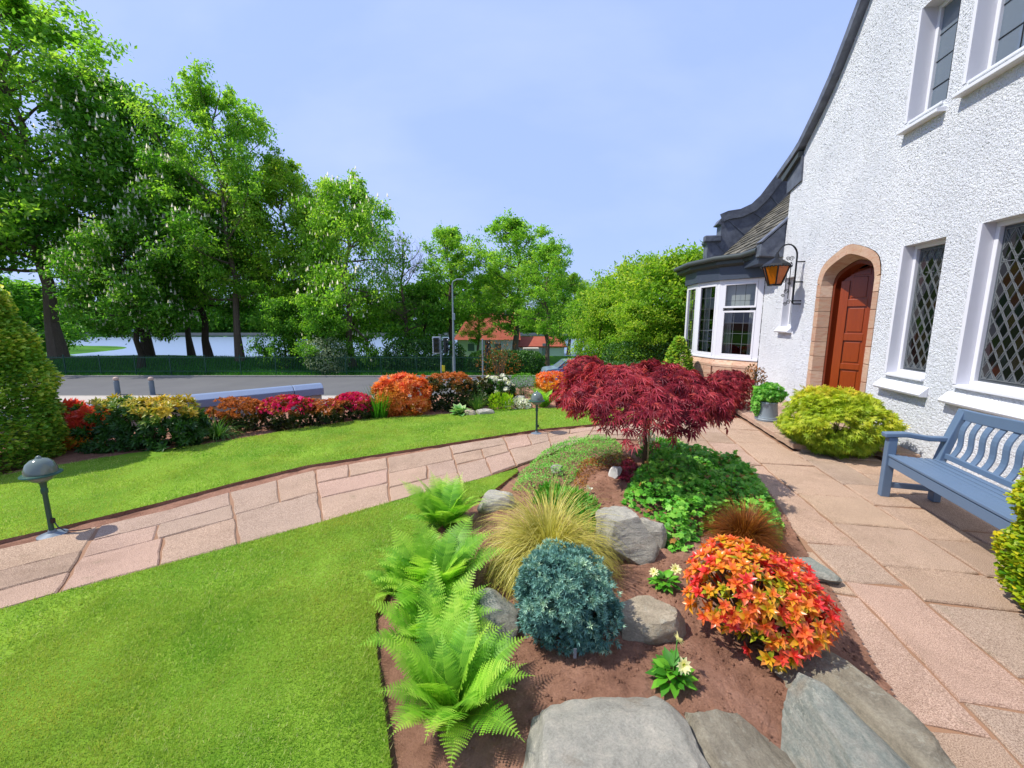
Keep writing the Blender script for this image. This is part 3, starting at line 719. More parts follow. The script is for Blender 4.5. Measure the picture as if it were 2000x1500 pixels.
def window(key, dep=.115, fr=.05, lattice=True, cols=2, rws=5):
    a, b, c, d_ = OPEN[key]; reveal(a, b, c, d_, dep + .1)
    g = MB()
    for bx in (((a, c), (b, c + fr)), ((a, d_ - fr), (b, d_)), ((a, c + fr), (a + fr, d_ - fr)), ((b - fr, c + fr), (b, d_ - fr))):
        g.box((dep, *bx[0]), (dep + .06, *bx[1]))
    wd = g.build('window', M['upvc'], H, bevel=.006)
    ga, gb, gc, gd = a + fr, b - fr, c + fr, d_ - fr; x = dep + .035
    if lattice:
        pw, ph, gp = .118, .205, .019
        back = MB(); back.box((x + .006, ga, gc), (x + .012, gb, gd)); back.build('grey_glass', M['grayglass'], wd)
        segs = []; slope = ph / pw
        ia, ib, ic, idd = ga + .035, gb - .035, gc + .035, gd - .035
        for sgn in (1, -1):
            k0 = (ic if sgn > 0 else ic) 
            for i in range(-12, 30):
                for o in (-gp / 2 * math.hypot(1, slope), gp / 2 * math.hypot(1, slope)):
                    z0 = ic + i * ph + o + ph * .5
                    s_ = clip((ia, z0), (ib, z0 + sgn * slope * (ib - ia)), ia, ib, ic, idd)
                    if s_: segs.append(s_)
        segs += [((ia, ic), (ib, ic)), ((ib, ic), (ib, idd)), ((ib, idd), (ia, idd)), ((ia, idd), (ia, ic))]
        zt = gd - .36
        segs += [((ia, zt), (ib, zt)), ((ia, zt + .05), (ib, zt + .05))]
        came_lines(segs, .0065, .008, x).build('lead_came', M['came'], wd)
        # diamond panes, each a piece with its own tilt
        nx = int((ib - ia) / pw) + 3; nz = int((idd - ic) / ph) + 3
        z00 = ic + ph * .5; base_me = []
        for v_ in range(6):
            w2, h2 = pw / 2 - .012, ph / 2 - .019
            tl, tm = rs.uniform(-.006, .006, 2)
            vs = [(tl, -w2, 0), (tm, 0, -h2), (-tl, w2, 0), (-tm, 0, h2)]
            me = bpy.data.meshes.new('pane'); me.from_pydata(vs, [], [(0, 1, 2, 3)])
            col = ['#10110f', '#0c0f12', '#24120f', '#151814', '#0b0c0e', '#1f1a12'][v_]
            if ('pane', v_) not in M: M[('pane', v_)] = m_glass('pane_glass_%d' % v_, col, .08, .8)
            me.materials.append(M[('pane', v_)]); base_me.append(me)
        for i in range(-1, 2 * nx):
            for j in range(-2, 2 * nz):
                if (i + j) % 2: continue
                # centres of the cells between crossing line pairs
                cs = ia + i * pw / 2; cz = z00 + j * ph / 2 + (ph / 2 if False else 0)
                cz = z00 + (j + 1) * ph / 2 - 0
                if cs - pw / 2 < ia - .02 or cs + pw / 2 > ib + .02 or cz - ph / 2 < ic - .03 or cz + ph / 2 > idd + .03: continue
                link('pane', base_me[int(rs.randint(6))], wd, (x - .003, cs, cz))
    else:
        for i in range(cols):
            for j in range(rws):
                s0 = ga + (gb - ga) * i / cols; s1 = ga + (gb - ga) * (i + 1) / cols; z0 = gc + (gd - gc) * j / rws; z1 = gc + (gd - gc) * (j + 1) / rws
                t1, t2 = rs.uniform(-.002, .002, 2)
                q = MB(); q.add([(x + t1, s0, z0), (x + t2, s1, z0), (x - t1, s1, z1), (x - t2, s0, z1)], [(0, 1, 2, 3)]); q.build('pane', M['glass'], wd)
        segs = [((ga + (gb - ga) * i / cols, gc), (ga + (gb - ga) * i / cols, gd)) for i in range(1, cols)] + [((ga, gc + (gd - gc) * j / rws), (gb, gc + (gd - gc) * j / rws)) for j in range(1, rws)]
        came_lines(segs, .008, .008, x - .003).build('lead_came', M['cameb'], wd)
    return wd
def sill(key, low=True, ext=.09):
    a, b, c, d_ = OPEN[key]
    g = MB()
    if low:
        g.prism([(-.035, c - .035), (.16, c - .035), (.16, c + .001), (-.035, c - .008)], a + .0, b + .0)   # upper ledge (x,z) extruded along y
        g.v = [(v[0], v[2], v[1]) for v in g.v]
        g.build('sill_ledge', M['white'], H, bevel=.004); g = MB()
    z1 = c - .09 if low else c - .0; e = ext
    g.prism([(0, z1 - .13), (-.085, z1 - .13), (-.10, z1 - .1), (0, z1)], a - e, b + e)
    g.v = [(v[0], v[2], v[1]) for v in g.v]
    g.build('window_sill', M['white'], H, bevel=.006)
window('w1'); window('w2'); sill('w1'); sill('w2')
window('u1', .17, .05, False, 2, 4); window('u2', .17, .05, False, 3, 4)
window('niche', .12, .04, False, 2, 4)
sill('niche', False, .1)
for kk in ('u1', 'u2'):
    a, b, c, d_ = OPEN[kk]
    g = MB(); g.box((-.02, a + .04, c - .03), (.17, b - .04, c)); g.build('sill_ledge', M['white'], H, bevel=.005)
    g = MB(); g.prism([(.15, c - .14), (-.10, c - .14), (-.10, c - .10), (.15, c - .055)], a - .02, b + .03); g.v = [(v[0], v[2], v[1]) for v in g.v]; g.build('window_sill', M['white'], H, bevel=.006)
# dark rooms behind the glass
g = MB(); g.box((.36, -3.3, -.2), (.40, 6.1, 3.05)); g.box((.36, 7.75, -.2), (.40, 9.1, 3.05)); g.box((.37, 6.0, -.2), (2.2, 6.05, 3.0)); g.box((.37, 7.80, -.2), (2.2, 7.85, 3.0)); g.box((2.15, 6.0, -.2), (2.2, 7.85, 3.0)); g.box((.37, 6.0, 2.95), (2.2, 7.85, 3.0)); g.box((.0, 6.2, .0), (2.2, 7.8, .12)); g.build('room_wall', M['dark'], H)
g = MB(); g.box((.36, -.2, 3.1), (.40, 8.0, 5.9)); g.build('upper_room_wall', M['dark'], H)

# door surround: sandstone blocks
def ring_pts(a, b):                                        # inner/outer arch point pairs
    return list(zip(a, b))
def arc_res(poly, n):
    p = A(poly); d_ = np.concatenate([[0], np.cumsum(np.linalg.norm(np.diff(p, axis=0), axis=1))]); t = np.linspace(0, d_[-1], n)
    return [(float(np.interp(a, d_, p[:, 0])), float(np.interp(a, d_, p[:, 1]))) for a in t]
sur = MB(); sur.box((.02, 6.1, .0), (.03, 6.19, .01)); surround = sur.build('door_surround', M['joint'], H)
hh = [.0, .28, .55, .83, 1.1, 1.36, 1.62, 1.9, 2.15, 2.38]
def jamb(s_out, s_in, inner, sign):
    for z0, z1 in zip(hh[:-1], hh[1:]):
        g = MB(); lo, hi = min(s_out, s_in), max(s_out, s_in)
        g.box((-.012, lo + .003, z0 + .004), (.06, hi - .002, z1 - .004)); g.build('stone_block', M['sand'], surround, bevel=.006)
        g = MB(); a, b = s_in, inner; lo, hi = min(a, b), max(a, b)
        # splayed inner order
        g.prism([(.062 if True else 0, 0), (.0, 0)][:0] or [(-.006, s_in), (.15, inner), (.15, s_out), (.062, s_out)] if sign > 0 else [(-.006, s_in), (.062, s_out), (.15, s_out), (.15, inner)], z0 + .003, z1 - .003)
        g.build('stone_block', M['sand'], surround)
jamb(7.74, 7.60, 7.54, 1); jamb(6.08, 6.20, 6.26, -1)
N_ = 25
oa = arc_res(DOOR_OUT[1:-1], N_); ia_ = arc_res(DOOR_IN[1:-1], N_)
in2 = arc_res(arch(6.26, 7.54, 0, 2.34, 2.70)[1:-1], N_)
for b0 in range(0, N_ - 1, 4):
    e0 = min(b0 + 4, N_ - 1); g = MB()
    idx = list(range(b0, e0 + 1)); m = len(idx)
    V = [(-.012, *oa[i]) for i in idx] + [(-.012, *ia_[i]) for i in idx] + [(.15, *in2[i]) for i in idx] + [(.15, *oa[i]) for i in idx]
    F = []
    for i in range(m - 1):
        for r_ in range(3): F.append((r_ * m + i, r_ * m + i + 1, (r_ + 1) * m + i + 1, (r_ + 1) * m + i))
    F += [(0, m, 2 * m, 3 * m), (m - 1, 4 * m - 1, 3 * m - 1, 2 * m - 1)]
    g.add(V, F); g.build('arch_stone', M['sand'], surround, bevel=.003)
# wooden frame and door leaf
g = MB(); m = N_; fi = arc_res(arch(6.33, 7.47, 0, 2.30, 2.64)[1:-1], N_)
full_o = [(6.27, 0)] + [(min(max(x, 6.27), 7.53), z - .006) for x, z in in2] + [(7.53, 0)]; full_i = [(6.33, 0)] + fi + [(7.47, 0)]; m = len(full_o)
V = [(.152, *p) for p in full_o] + [(.152, *p) for p in full_i] + [(.30, *p) for p in full_i]
F = [(r_ * m + i, r_ * m + i + 1, (r_ + 1) * m + i + 1, (r_ + 1) * m + i) for r_ in range(2) for i in range(m - 1)]
g.add(V, F); door = None
g.build('door_frame', M['doord'], H)
LW = .88                                                    # the leaf stands ajar, swung into the dark hall
def dl(t): return -t
g = MB(); g.prism([(-LW, .12), (0, .12), (0, 2.42), (-.10, 2.55), (-.40, 2.66), (-LW, 2.68)], 0.0, .042, 'yz'); door = g.build('door', M['door'], H)
door.location = (.235, 7.45, 0); door.rotation_euler = (0, 0, math.radians(48))
for (t0, t1) in ((0, .12), (.385, .485), (.76, LW)):
    q = MB(); q.box((-.022, -t1, .13), (.001, -t0, 2.41 if t0 == 0 else 2.6)); q.build('stile', M['door'], door, bevel=.004)
for (z0, z1) in ((.13, .36), (.90, 1.0), (1.40, 1.52), (1.98, 2.10), (2.5, 2.6)):
    for (t0, t1) in ((.12, .385), (.485, .76)):
        q = MB(); q.box((-.02, -t1 + .001, z0), (.001, -t0 - .001, z1)); q.build('rail', M['door'], door, bevel=.004)
for (z0, z1) in ((.36, .90), (1.0, 1.40), (1.52, 1.98), (2.10, 2.5)):
    for (t0, t1) in ((.12, .385), (.485, .76)):
        q = MB(); q.box((-.010, -t1 + .03, z0 + .03), (.001, -t0 - .03, z1 - .03)); q.build('panel', M['door'], door, bevel=.009)
q = MB(); q.box((-.006, -.03, 0), (.0, .03, .24)); q.tube([(0, 0, .17), (-.03, 0, .17), (-.03, .02, .16)], .009, 8); q.lathe([(.02, 0), (.026, .01), (.014, .02)], 10, (-.01, 0, .06))
q.v = [(v[0] + .19, v[1] + 7.50, v[2] + 1.42) for v in q.v]; q.build('latch_plate', plain('aged_brass', '#8a6a3a', .35, .8), H)

# verge: lead strip following the curve, and roof sheet behind
g = MB(); vv = VG; Vs = []; Fs = []
for i, (s_, z_) in enumerate(vv):
    a = A(vv[max(i - 1, 0)]); b = A(vv[min(i + 1, len(vv) - 1)]); t = (b - a) / np.linalg.norm(b - a); nrm = A([-t[1], t[0]]); nrm = nrm if nrm[1] > 0 or nrm[0] > 0 else -nrm
    if nrm[0] < 0: nrm = -nrm
    o1 = A((s_, z_)) + nrm * .10; i1 = A((s_, z_)) - nrm * .02
    Vs += [(-.13, *i1), (-.13, *o1), (.1, *o1), (.1, *i1)]
for i in range(len(vv) - 1):
    for j in range(4): Fs.append((i * 4 + j, i * 4 + (j + 1) % 4, i * 4 + 4 + (j + 1) % 4, i * 4 + 4 + j))
Fs += [(0, 1, 2, 3), tuple(len(Vs) - 4 + j for j in range(4))]
g.add(Vs, Fs); g.build('lead_verge', M['lead'], H)
g = MB()
cur = [p for p in vv] + [(3.6, 12.6)] + [(2.6, 11.4), (0, 7.2), (-3.5, 5.3)]; m = len(cur)
V = [(.1, s_, z_ + .06) for s_, z_ in cur] + [(7, s_, z_ + .06) for s_, z_ in cur]
g.add(V, [(i, i + 1, m + i + 1, m + i) for i in range(m - 1)]); g.build('roof', M['slate'], H)
g = MB(); g.prism([(9.50, 4.76), (8.78, 5.02), (8.80, 4.92), (9.4, 4.66)], -.1, .6, 'yz'); g.build('verge_board', M['gutter'], H)
g = MB(); g.prism([(8.76, 4.95), (8.72, 4.46), (9.30, 4.38), (9.34, 4.72)], -.035, .6, 'yz'); g.build('lead_apron', M['lead'], H)
g = MB(); g.box((.35, -3.4, -.3), (7, 9.18, 4.7)); g.build('house_core', M['cast'], H) if False else None
g = MB(); g.box((.02, 9.19, 3.2), (6.5, 9.2, 4.9)); g.build('return_wall', M['cast'], H)

# wing roof behind, its slates, lead parapet
def plane_z(lx): return 3.33 + (lx + .43)
wing = MB(); wing.add([(-.43, 9.25, plane_z(-.43) - .03), (3, 9.25, plane_z(3) - .03), (3, 13.5, plane_z(3) - .03), (-.43, 13.5, plane_z(-.43) - .03)], [(0, 1, 2, 3)])
wr = wing.build('wing_roof', M['slate'], H)
def slates(p00, p10, p01, p11, nu, nv, parent):
    """courses from eave (v=0) to top (v=1) on a quad; slates lap"""
    p00, p10, p01, p11 = map(Vector, (p00, p10, p01, p11))
    nrm = (p10 - p00).cross(p01 - p00).normalized(); nrm = nrm if nrm.z > 0 else -nrm
    for j in range(nv):
        for i in range(nu + (j % 2)):
            def Q(u, v): return (p00.lerp(p10, u)).lerp(p01.lerp(p11, u), v)
            u0 = max(0, (i - (.5 if j % 2 else 0)) / nu); u1 = min(1, (i + 1 - (.5 if j % 2 else 0)) / nu)
            if u1 - u0 < .01: continue
            v0 = j / nv; v1 = min(1.0, (j + 1.35) / nv); th = rs.uniform(.018, .035)
            jv = rs.uniform(-.12, .12) / nv
            a, b, c, d_ = Q(u0 + .004, v0 + jv), Q(u1 - .004, v0 + jv), Q(u1 - .004, v1), Q(u0 + .004, v1)
            vs = [a + nrm * .012, b + nrm * .012, c, d_, a + nrm * (.012 + th), b + nrm * (.012 + th), c + nrm * .012, d_ + nrm * .012]
            me = bpy.data.meshes.new('slate'); me.from_pydata([tuple(x) for x in vs], [], [(3, 2, 1, 0), (4, 5, 6, 7), (0, 1, 5, 4), (1, 2, 6, 5), (2, 3, 7, 6), (3, 0, 4, 7)]); me.materials.append(M['slate'])
            link('slate', me, parent)
slates((-.43, 9.3, plane_z(-.43)), (-.43, 13.15, plane_z(-.43)), (1.7, 9.3, plane_z(1.7)), (1.7, 13.15, plane_z(1.7)), 13, 16, wr)
BAY = [(0.0, 10.12), (-.77, 10.80), (-1.10, 11.6), (-1.18, 12.5), (-.8, 13.3), (0, 13.7)]
EAV = [(-.44, 9.45), (-.52, 10.22), (-.98, 10.67), (-1.37, 11.7), (-1.46, 13.0), (-1.0, 13.8), (0, 14.1)]
br = MB(); top_ = [(-.36, 10.2, 3.40), (-.36, 10.9, 3.40), (-.36, 11.6, 3.40), (-.36, 12.6, 3.40), (-.36, 13.0, 3.40)]
eav3 = [(x, y, 3.34) for x, y in EAV]
qd = []
for i in range(4):
    qd.append((eav3[i + 1], eav3[i + 2], top_[i], top_[i + 1]))
for q in qd: br.add([q[0], q[1], q[3], q[2]], [(0, 1, 2, 3)])
bro = br.build('bay_roof', M['lead'], H)
# lead cheek beside the main wall
g = MB(); V = [(-.46, 9.24, 3.12), (.3, 9.24, 3.05), (.3, 9.24, 4.08), (-.46, 9.24, 3.36)]
g.add(V + [(v[0], 9.5, v[2]) for v in V], [(0, 1, 2, 3), (7, 6, 5, 4), (0, 4, 5, 1), (1, 5, 6, 2), (2, 6, 7, 3), (3, 7, 4, 0)]); g.build('lead_cheek', M['lead'], H, bevel=.01)
g = MB(); g.bar((-.47, 9.34, 3.40), (.3, 9.34, 4.13), .28, .03, (-.7, 0, .7)); g.build('lead_flashing', M['lead'], H)
# gutter and fascia round the bay
g = MB(); g.tube([(x, y, 3.27) for x, y in EAV], .065, 10); g.build('gutter', M['gutter'], H, smooth=True)
g = MB(); edg = [(x * 1.0 + .06, y - .0, 0) for x, y in EAV]
for i in range(len(EAV) - 1):
    (x0, y0), (x1, y1) = EAV[i], EAV[i + 1]
    g.add([(x0 + .05, y0 + .02, 3.12), (x1 + .05, y1 + .02, 3.12), (x1 + .05, y1 + .02, 3.25), (x0 + .05, y0 + .02, 3.25)], [(0, 1, 2, 3)])
FAS = [(-.02, 10.0), (-.83, 10.74), (-1.17, 11.55), (-1.26, 12.52), (-.85, 13.4), (0, 13.8)]
for i in range(len(FAS) - 1):
    (x0, y0), (x1, y1) = FAS[i], FAS[i + 1]; (a0, b0), (a1, b1) = EAV[i + 1], EAV[min(i + 2, len(EAV) - 1)]
    g.add([(a0 + .05, b0, 3.12), (a1 + .05, b1, 3.12), (x1, y1, 3.06), (x0, y0, 3.06)], [(0, 1, 2, 3)])
g.add([(-.4, 9.45, 3.12), (0, 9.45, 3.12), (0, 10.1, 3.12), (-.47, 10.22, 3.12)], [(0, 1, 2, 3)])
g.add([(-.4, 9.45, 3.12), (0, 9.45, 3.12), (0, 9.45, 3.25), (-.4, 9.45, 3.25)], [(0, 1, 2, 3)])
g.build('soffit', M['gutter'], H)
g = MB(); g.box((-.42, 9.42, 2.98), (.02, 10.3, 3.24)); g.build('fascia_return', M['fascia'], H)
g = MB()
for i in range(len(FAS) - 1):
    (x0, y0), (x1, y1) = FAS[i], FAS[i + 1]
    g.add([(x0, y0, 2.75), (x1, y1, 2.75), (x1, y1, 3.07), (x0, y0, 3.07)], [(0, 1, 2, 3)])
    dx = A((BAY[i][0] - x0, BAY[i][1] - y0)); dy = A((BAY[i + 1][0] - x1, BAY[i + 1][1] - y1))
    g.add([(x0, y0, 2.75), (x1, y1, 2.75), (*BAY[i + 1], 2.752), (*BAY[i], 2.752)], [(0, 1, 2, 3)])
g.build('fascia', M['fascia'], H)
# bay: stone base blocks, timber windows
bay = MB(); bay.prism([(x * .97, y) for x, y in BAY], -.2, .70); bayb = bay.build('bay_base', M['joint'], H)
rows_z = [(-.05, .16), (.16, .36), (.36, .56)]
for i in range(len(BAY) - 1):
    a, b = Vector((*BAY[i], 0)), Vector((*BAY[i + 1], 0)); dr = (b - a); ln = dr.length; dr.normalize(); nr = Vector((-dr.y, dr.x, 0)) * 1
    if nr.x > 0: nr = -nr
    for ri_, (z0, z1) in enumerate(rows_z):
        cuts = [0] + sorted([ln * (.33 + .1 * ((i + ri_) % 3)), ln * (.68 + .07 * (ri_ % 2))]) + [ln]
        for c0, c1 in zip(cuts[:-1], cuts[1:]):
            p, q = a + dr * (c0 + .003), a + dr * (c1 - .003); o_ = nr * (.095 + rs.uniform(0, .004))
            g = MB(); g.add([(*(p + nr * .0).xy, z0 + .003), (*(q + nr * .0).xy, z0 + .003), (*(q + o_).xy, z0 + .003), (*(p + o_).xy, z0 + .003), (*(p).xy, z1 - .003), (*(q).xy, z1 - .003), (*(q + o_).xy, z1 - .003), (*(p + o_).xy, z1 - .003)],
                            [(3, 2, 1, 0), (4, 5, 6, 7), (0, 1, 5, 4), (1, 2, 6, 5), (2, 3, 7, 6), (3, 0, 4, 7)])
            g.build('stone_block', M['sand'], bayb)
    # chamfered cap course
    for c0, c1 in ((0, ln * .52), (ln * .52, ln)):
        p, q = a + dr * (c0 + (.002 if c0 else -.03)), a + dr * (c1 - .002 if c1 < ln else c1 + .03)
        g = MB(); o_ = nr * .105; o2 = nr * .02
        g.add([(*p.xy, .563), (*q.xy, .563), (*(q + o_).xy, .563), (*(p + o_).xy, .563), (*(p + o_).xy, .62), (*(q + o_).xy, .62), (*(q + o2).xy, .745), (*(p + o2).xy, .745), (*p.xy, .745), (*q.xy, .745)],
              [(3, 2, 1, 0), (2, 3, 4, 5), (5, 4, 7, 6), (6, 7, 8, 9), (8, 0, 1, 9)][:5] + [(0, 8, 7, 4, 3), (1, 2, 5, 6, 9)]); g.build('cap_stone', M['sand'], bayb)
    # window of this face
    g = MB(); zb, zt = .75, 2.75
    def fb(c0, c1, z0, z1, t0=-.01, t1=.05, mat='upvc', gg=None):
        p, q = a + dr * c0, a + dr * c1
        vs = [(*(p - nr * t1).xy, z0), (*(q - nr * t1).xy, z0), (*(q - nr * t0).xy, z0), (*(p - nr * t0).xy, z0)]; vs += [(x, y, z1) for x, y, _ in vs]
        (gg or g).add(vs, [(3, 2, 1, 0), (4, 5, 6, 7), (0, 1, 5, 4), (1, 2, 6, 5), (2, 3, 7, 6), (3, 0, 4, 7)])
    ps = .10 if i != 0 else .12
    fb(-.012, ps, zb, zt, -.012, .06); fb(ln - ps, ln + .012, zb, zt, -.012, .06)
    fb(ps, ln - ps, zb, zb + .10, -.03, .06); fb(-.02, ln + .02, zb, zb + .04, -.05, .05); fb(ps, ln - ps, zt - .09, zt, -.01, .06)
    tr_ = (i == 0)
    wf = g.build('bay_window', M['upvc'], H, bevel=.004)
    inner = [(zb + .10, zt - .09)] if not tr_ else [(zb + .10, 1.98), (2.05, zt - .09)]
    for zi, (z0, z1) in enumerate(inner):
        q = MB(); f = .045
        fb(ps, ln - ps, z0, z0 + f, -.022, .03, gg=q); fb(ps, ln - ps, z1 - f, z1, -.022, .03, gg=q)
        fb(ps, ps + f, z0, z1, -.021, .03, gg=q); fb(ln - ps - f, ln - ps, z0, z1, -.021, .03, gg=q)
        q.build('sash', M['upvc'], wf, bevel=.004)
        nc, nr_ = (3, 1 if (tr_ and zi == 1) else (4 if tr_ else 6))
        c0, c1, y0, y1 = ps + f, ln - ps - f, z0 + f, z1 - f
        for ci in range(nc):
            for rj in range(nr_):
                q = MB(); u0 = c0 + (c1 - c0) * ci / nc; u1 = c0 + (c1 - c0) * (ci + 1) / nc; v0 = y0 + (y1 - y0) * rj / nr_; v1 = y0 + (y1 - y0) * (rj + 1) / nr_
                p_, q_ = a + dr * u0 - nr * .01, a + dr * u1 - nr * .01
                q.add([(*p_.xy, v0), (*q_.xy, v0), (*q_.xy, v1), (*p_.xy, v1)], [(0, 1, 2, 3)]); q.build('pane', M['clear'], wf)
        q = MB()
        for ci in range(1, nc):
            u = c0 + (c1 - c0) * ci / nc; p_ = a + dr * u - nr * .006; q.bar((*p_.xy, y0), (*p_.xy, y1), .007, .007, tuple(nr))
        for rj in list(range(1, nr_)) + ([.25] if nr_ == 1 else []):
            v = y0 + (y1 - y0) * rj / max(nr_, 1); p_, q_ = a + dr * c0 - nr * .006, a + dr * c1 - nr * .006; q.bar((*p_.xy, v), (*q_.xy, v), .007, .007)
        q.build('lead_came', M['cameb'] if nr_ == 1 else M['came'], wf)
    if i >= 2:
        q = MB(); p_, q_ = a - nr * .10, b - nr * .10; q.bar((*p_.xy, 1.7), (*q_.xy, 1.7), .012, 2.0, (0, 0, 1)); q.build('room_shade_panel', M['dark'], wf)  # added near-black panel, stands in for the dim room seen through the bay
    # blinds and curtains within
    q = MB(); p_, q_ = a + dr * .12 - nr * .12, a + dr * (ln - .12) - nr * .12
    q.bar((*p_.xy, 2.38 if i else 2.4), (*q_.xy, 2.38 if i else 2.4), .01, .62, (0, 0, 1)); q.build('blind', M['blind'], wf)
    q = MB()
    for sd in (0, 1):
        cpos = .16 if sd == 0 else ln - .16
        if i == 0 and sd == 0: cpos = .2
        for kx in range(7):
            p_ = a + dr * (cpos + (kx - 3) * .035) - nr * (.2 + .02 * (kx % 2)); q.tube([(*p_.xy, .8), (*(p_ + dr * .02).xy, 1.6), (*p_.xy, 2.6)], .022, 6)
    q.build('curtain', M['curtain'], wf, smooth=True)
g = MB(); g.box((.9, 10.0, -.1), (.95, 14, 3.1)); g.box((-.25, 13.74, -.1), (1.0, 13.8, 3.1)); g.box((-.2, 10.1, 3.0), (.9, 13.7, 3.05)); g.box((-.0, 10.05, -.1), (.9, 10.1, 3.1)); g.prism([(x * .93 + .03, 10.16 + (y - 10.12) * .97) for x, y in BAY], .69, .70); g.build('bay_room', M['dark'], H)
g = MB(); g.box((-.55, 11.2, .7), (-.25, 11.5, 1.25)); g.lathe([(.1, 0), (.05, .1), (.02, .3)], 12, (-.4, 11.35, 1.25)); g.lathe([(.2, 0), (.09, .25)], 14, (-.4, 11.35, 1.5)); g.build('table_lamp', plain('brown_lamp', '#8a6a48', .6), H)
# far lead parapet
par = [(-.55, 3.2), (-.55, 4.02), (-.62, 4.1), (-.62, 4.15), (-.5, 4.28), (-.2, 4.28), (-.2, 4.60), (-.32, 4.62), (-.22, 4.78), (-.02, 4.86), (.32, 4.9), (.65, 5.05), (.9, 5.3), (1.25, 5.82), (1.7, 6.5), (2.6, 7.9), (2.6, 5.6)]
g = MB()
n_ = len(par); V = [(x, 13.15, z) for x, z in par] + [(x, 13.6, z) for x, z in par]; tr = tessellate_polygon([[Vector((x, z, 0)) for x, z in par]])
g.add(V, [tuple(t) for t in tr] + [tuple(i + n_ for i in t) for t in tr] + [(i, (i + 1) % n_, n_ + (i + 1) % n_, n_ + i) for i in range(n_)]); pp = g.build('lead_parapet', M['lead'], H)
q = MB(); q.sweep([(x, 13.12, z + .0) for x, z in par[8:16]], .24, .035, (0, -1, 0)) 
q.v = [(v[0], v[1], v[2]) for v in q.v]; q.build('lead_capping', M['lead'], pp)
q = MB(); q.box((-.66, 13.08, 4.10), (-.18, 13.3, 4.29)); q.build('lead_capping', M['lead'], pp, bevel=.03)
for x0, z0, x1, z1 in ((-.45, 4.2, -.05, 3.8), (-.05, 4.75, .5, 4.25), (.6, 4.95, .95, 4.7), (1.0, 5.45, 1.3, 5.1)):
    q = MB(); q.tube([(x0, 13.14, z0), (x1, 13.14, z1)], .014, 6); q.build('lead_roll', M['lead'], pp)

# ------------------------------------------------------------------ lantern on its bracket
lan = empty('wall_lantern', (X0, 0, 0), -TH, 'black iron scrollwork bracket lantern with amber glass beside the bay window', 'lantern')
ls = 8.28
g = MB()
g.tube([(-.16, ls, 2.10), (-.13, ls, 2.06), (-.08, ls, 2.06), (0, ls, 2.06)], .014, 8)
arcp = [(-.15, ls, 2.08), (-.15, ls, 2.94)]
for i in range(11):
    a = PI * i / 12; arcp.append((-.15 - .175 + .175 * math.cos(a), ls, 2.96 + .23 * math.sin(a)))
arcp.append((-.50, ls, 3.03)); g.tube(arcp, [.017] * 6 + [.014] * (len(arcp) - 6), 8)
for z in (2.12, 2.48, 2.86): g.tube([(-.15, ls, z), (.0, ls, z)], .012, 6)
g.build('bracket', M['iron'], lan, smooth=True)
g = MB()
g.tube([(-.24, ls, 2.16), (-.24, ls, 2.86)], .008, 6); g.tube([(-.30, ls, 2.3), (-.30, ls, 2.7)], .006, 6)
def scroll(cx, cz, r, sg, turns=1.6):
    pts = [(cx + sg * r * (1 - t / 26 * .8) * math.cos(t / 26 * turns * 2 * PI), ls, cz + r * (1 - t / 26 * .8) * math.sin(t / 26 * turns * 2 * PI)) for t in range(26)]
    g.tube(pts, .006, 5)
for cx, cz, r, sg in ((-.24, 2.92, .045, 1), (-.30, 2.92, .04, -1), (-.25, 2.8, .05, -1), (-.3, 2.74, .035, 1), (-.33, 2.5, .035, 1), (-.24, 2.45, .03, -1), (-.28, 2.3, .05, 1), (-.33, 2.22, .035, -1), (-.22, 2.1, .045, 1), (-.28, 2.06, .035, -1), (-.33, 2.56, .03, -1)): scroll(cx, cz, r, sg)
g.build('scrollwork', M['iron'], lan)
lc = (-.50, ls, .17)
g = MB(); g.lathe([(.014, 2.88), (.035, 2.82), (.05, 2.77), (.13, 2.72), (.235, 2.65), (.262, 2.61)], 8, lc); 
for i in range(24):
    a = 2 * PI * i / 24; g.lathe([(.016, -.014), (.018, 0), (.010, .016)], 6, (lc[0] + .25 * math.cos(a), lc[1] + .25 * math.sin(a), 2.77))
g.build('lantern_hood', M['iron'], lan)
for i in range(6):
    a0, a1 = 2 * PI * i / 6 + .3, 2 * PI * (i + 1) / 6 + .3
    q = MB(); f = .06
    def LP(a, r, z): return (lc[0] + r * math.cos(a), lc[1] + r * math.sin(a), z + lc[2])
    q.add([LP(a0 + f, .232, 2.60), LP(a1 - f, .232, 2.60), LP(a1 - f, .108, 2.26), LP(a0 + f, .108, 2.26)], [(0, 1, 2, 3)]); q.build('amber_pane', M['amber'], lan)
q = MB()
for i in range(6):
    a0 = 2 * PI * i / 6 + .3; q.tube([LP(a0, .245, 2.61), LP(a0, .115, 2.25)], .013, 6)
q.lathe([(.12, 2.24), (.125, 2.25), (.125, 2.27), (.09, 2.28)], 6, lc); q.build('lantern_frame', M['iron'], lan)

# ------------------------------------------------------------------ bench
bd = Vector((.286, .958, 0)); bq = math.atan2(-.286, .958)      # local x = away from camera along bench, y = front->back
bf = P(1722, 972)
B = empty('garden_bench', (3.68, 3.84, .03), 0, 'blue grey painted wooden garden bench with curved back slats against the wall', 'bench')
B.rotation_euler = (0, 0, -math.atan(.299))
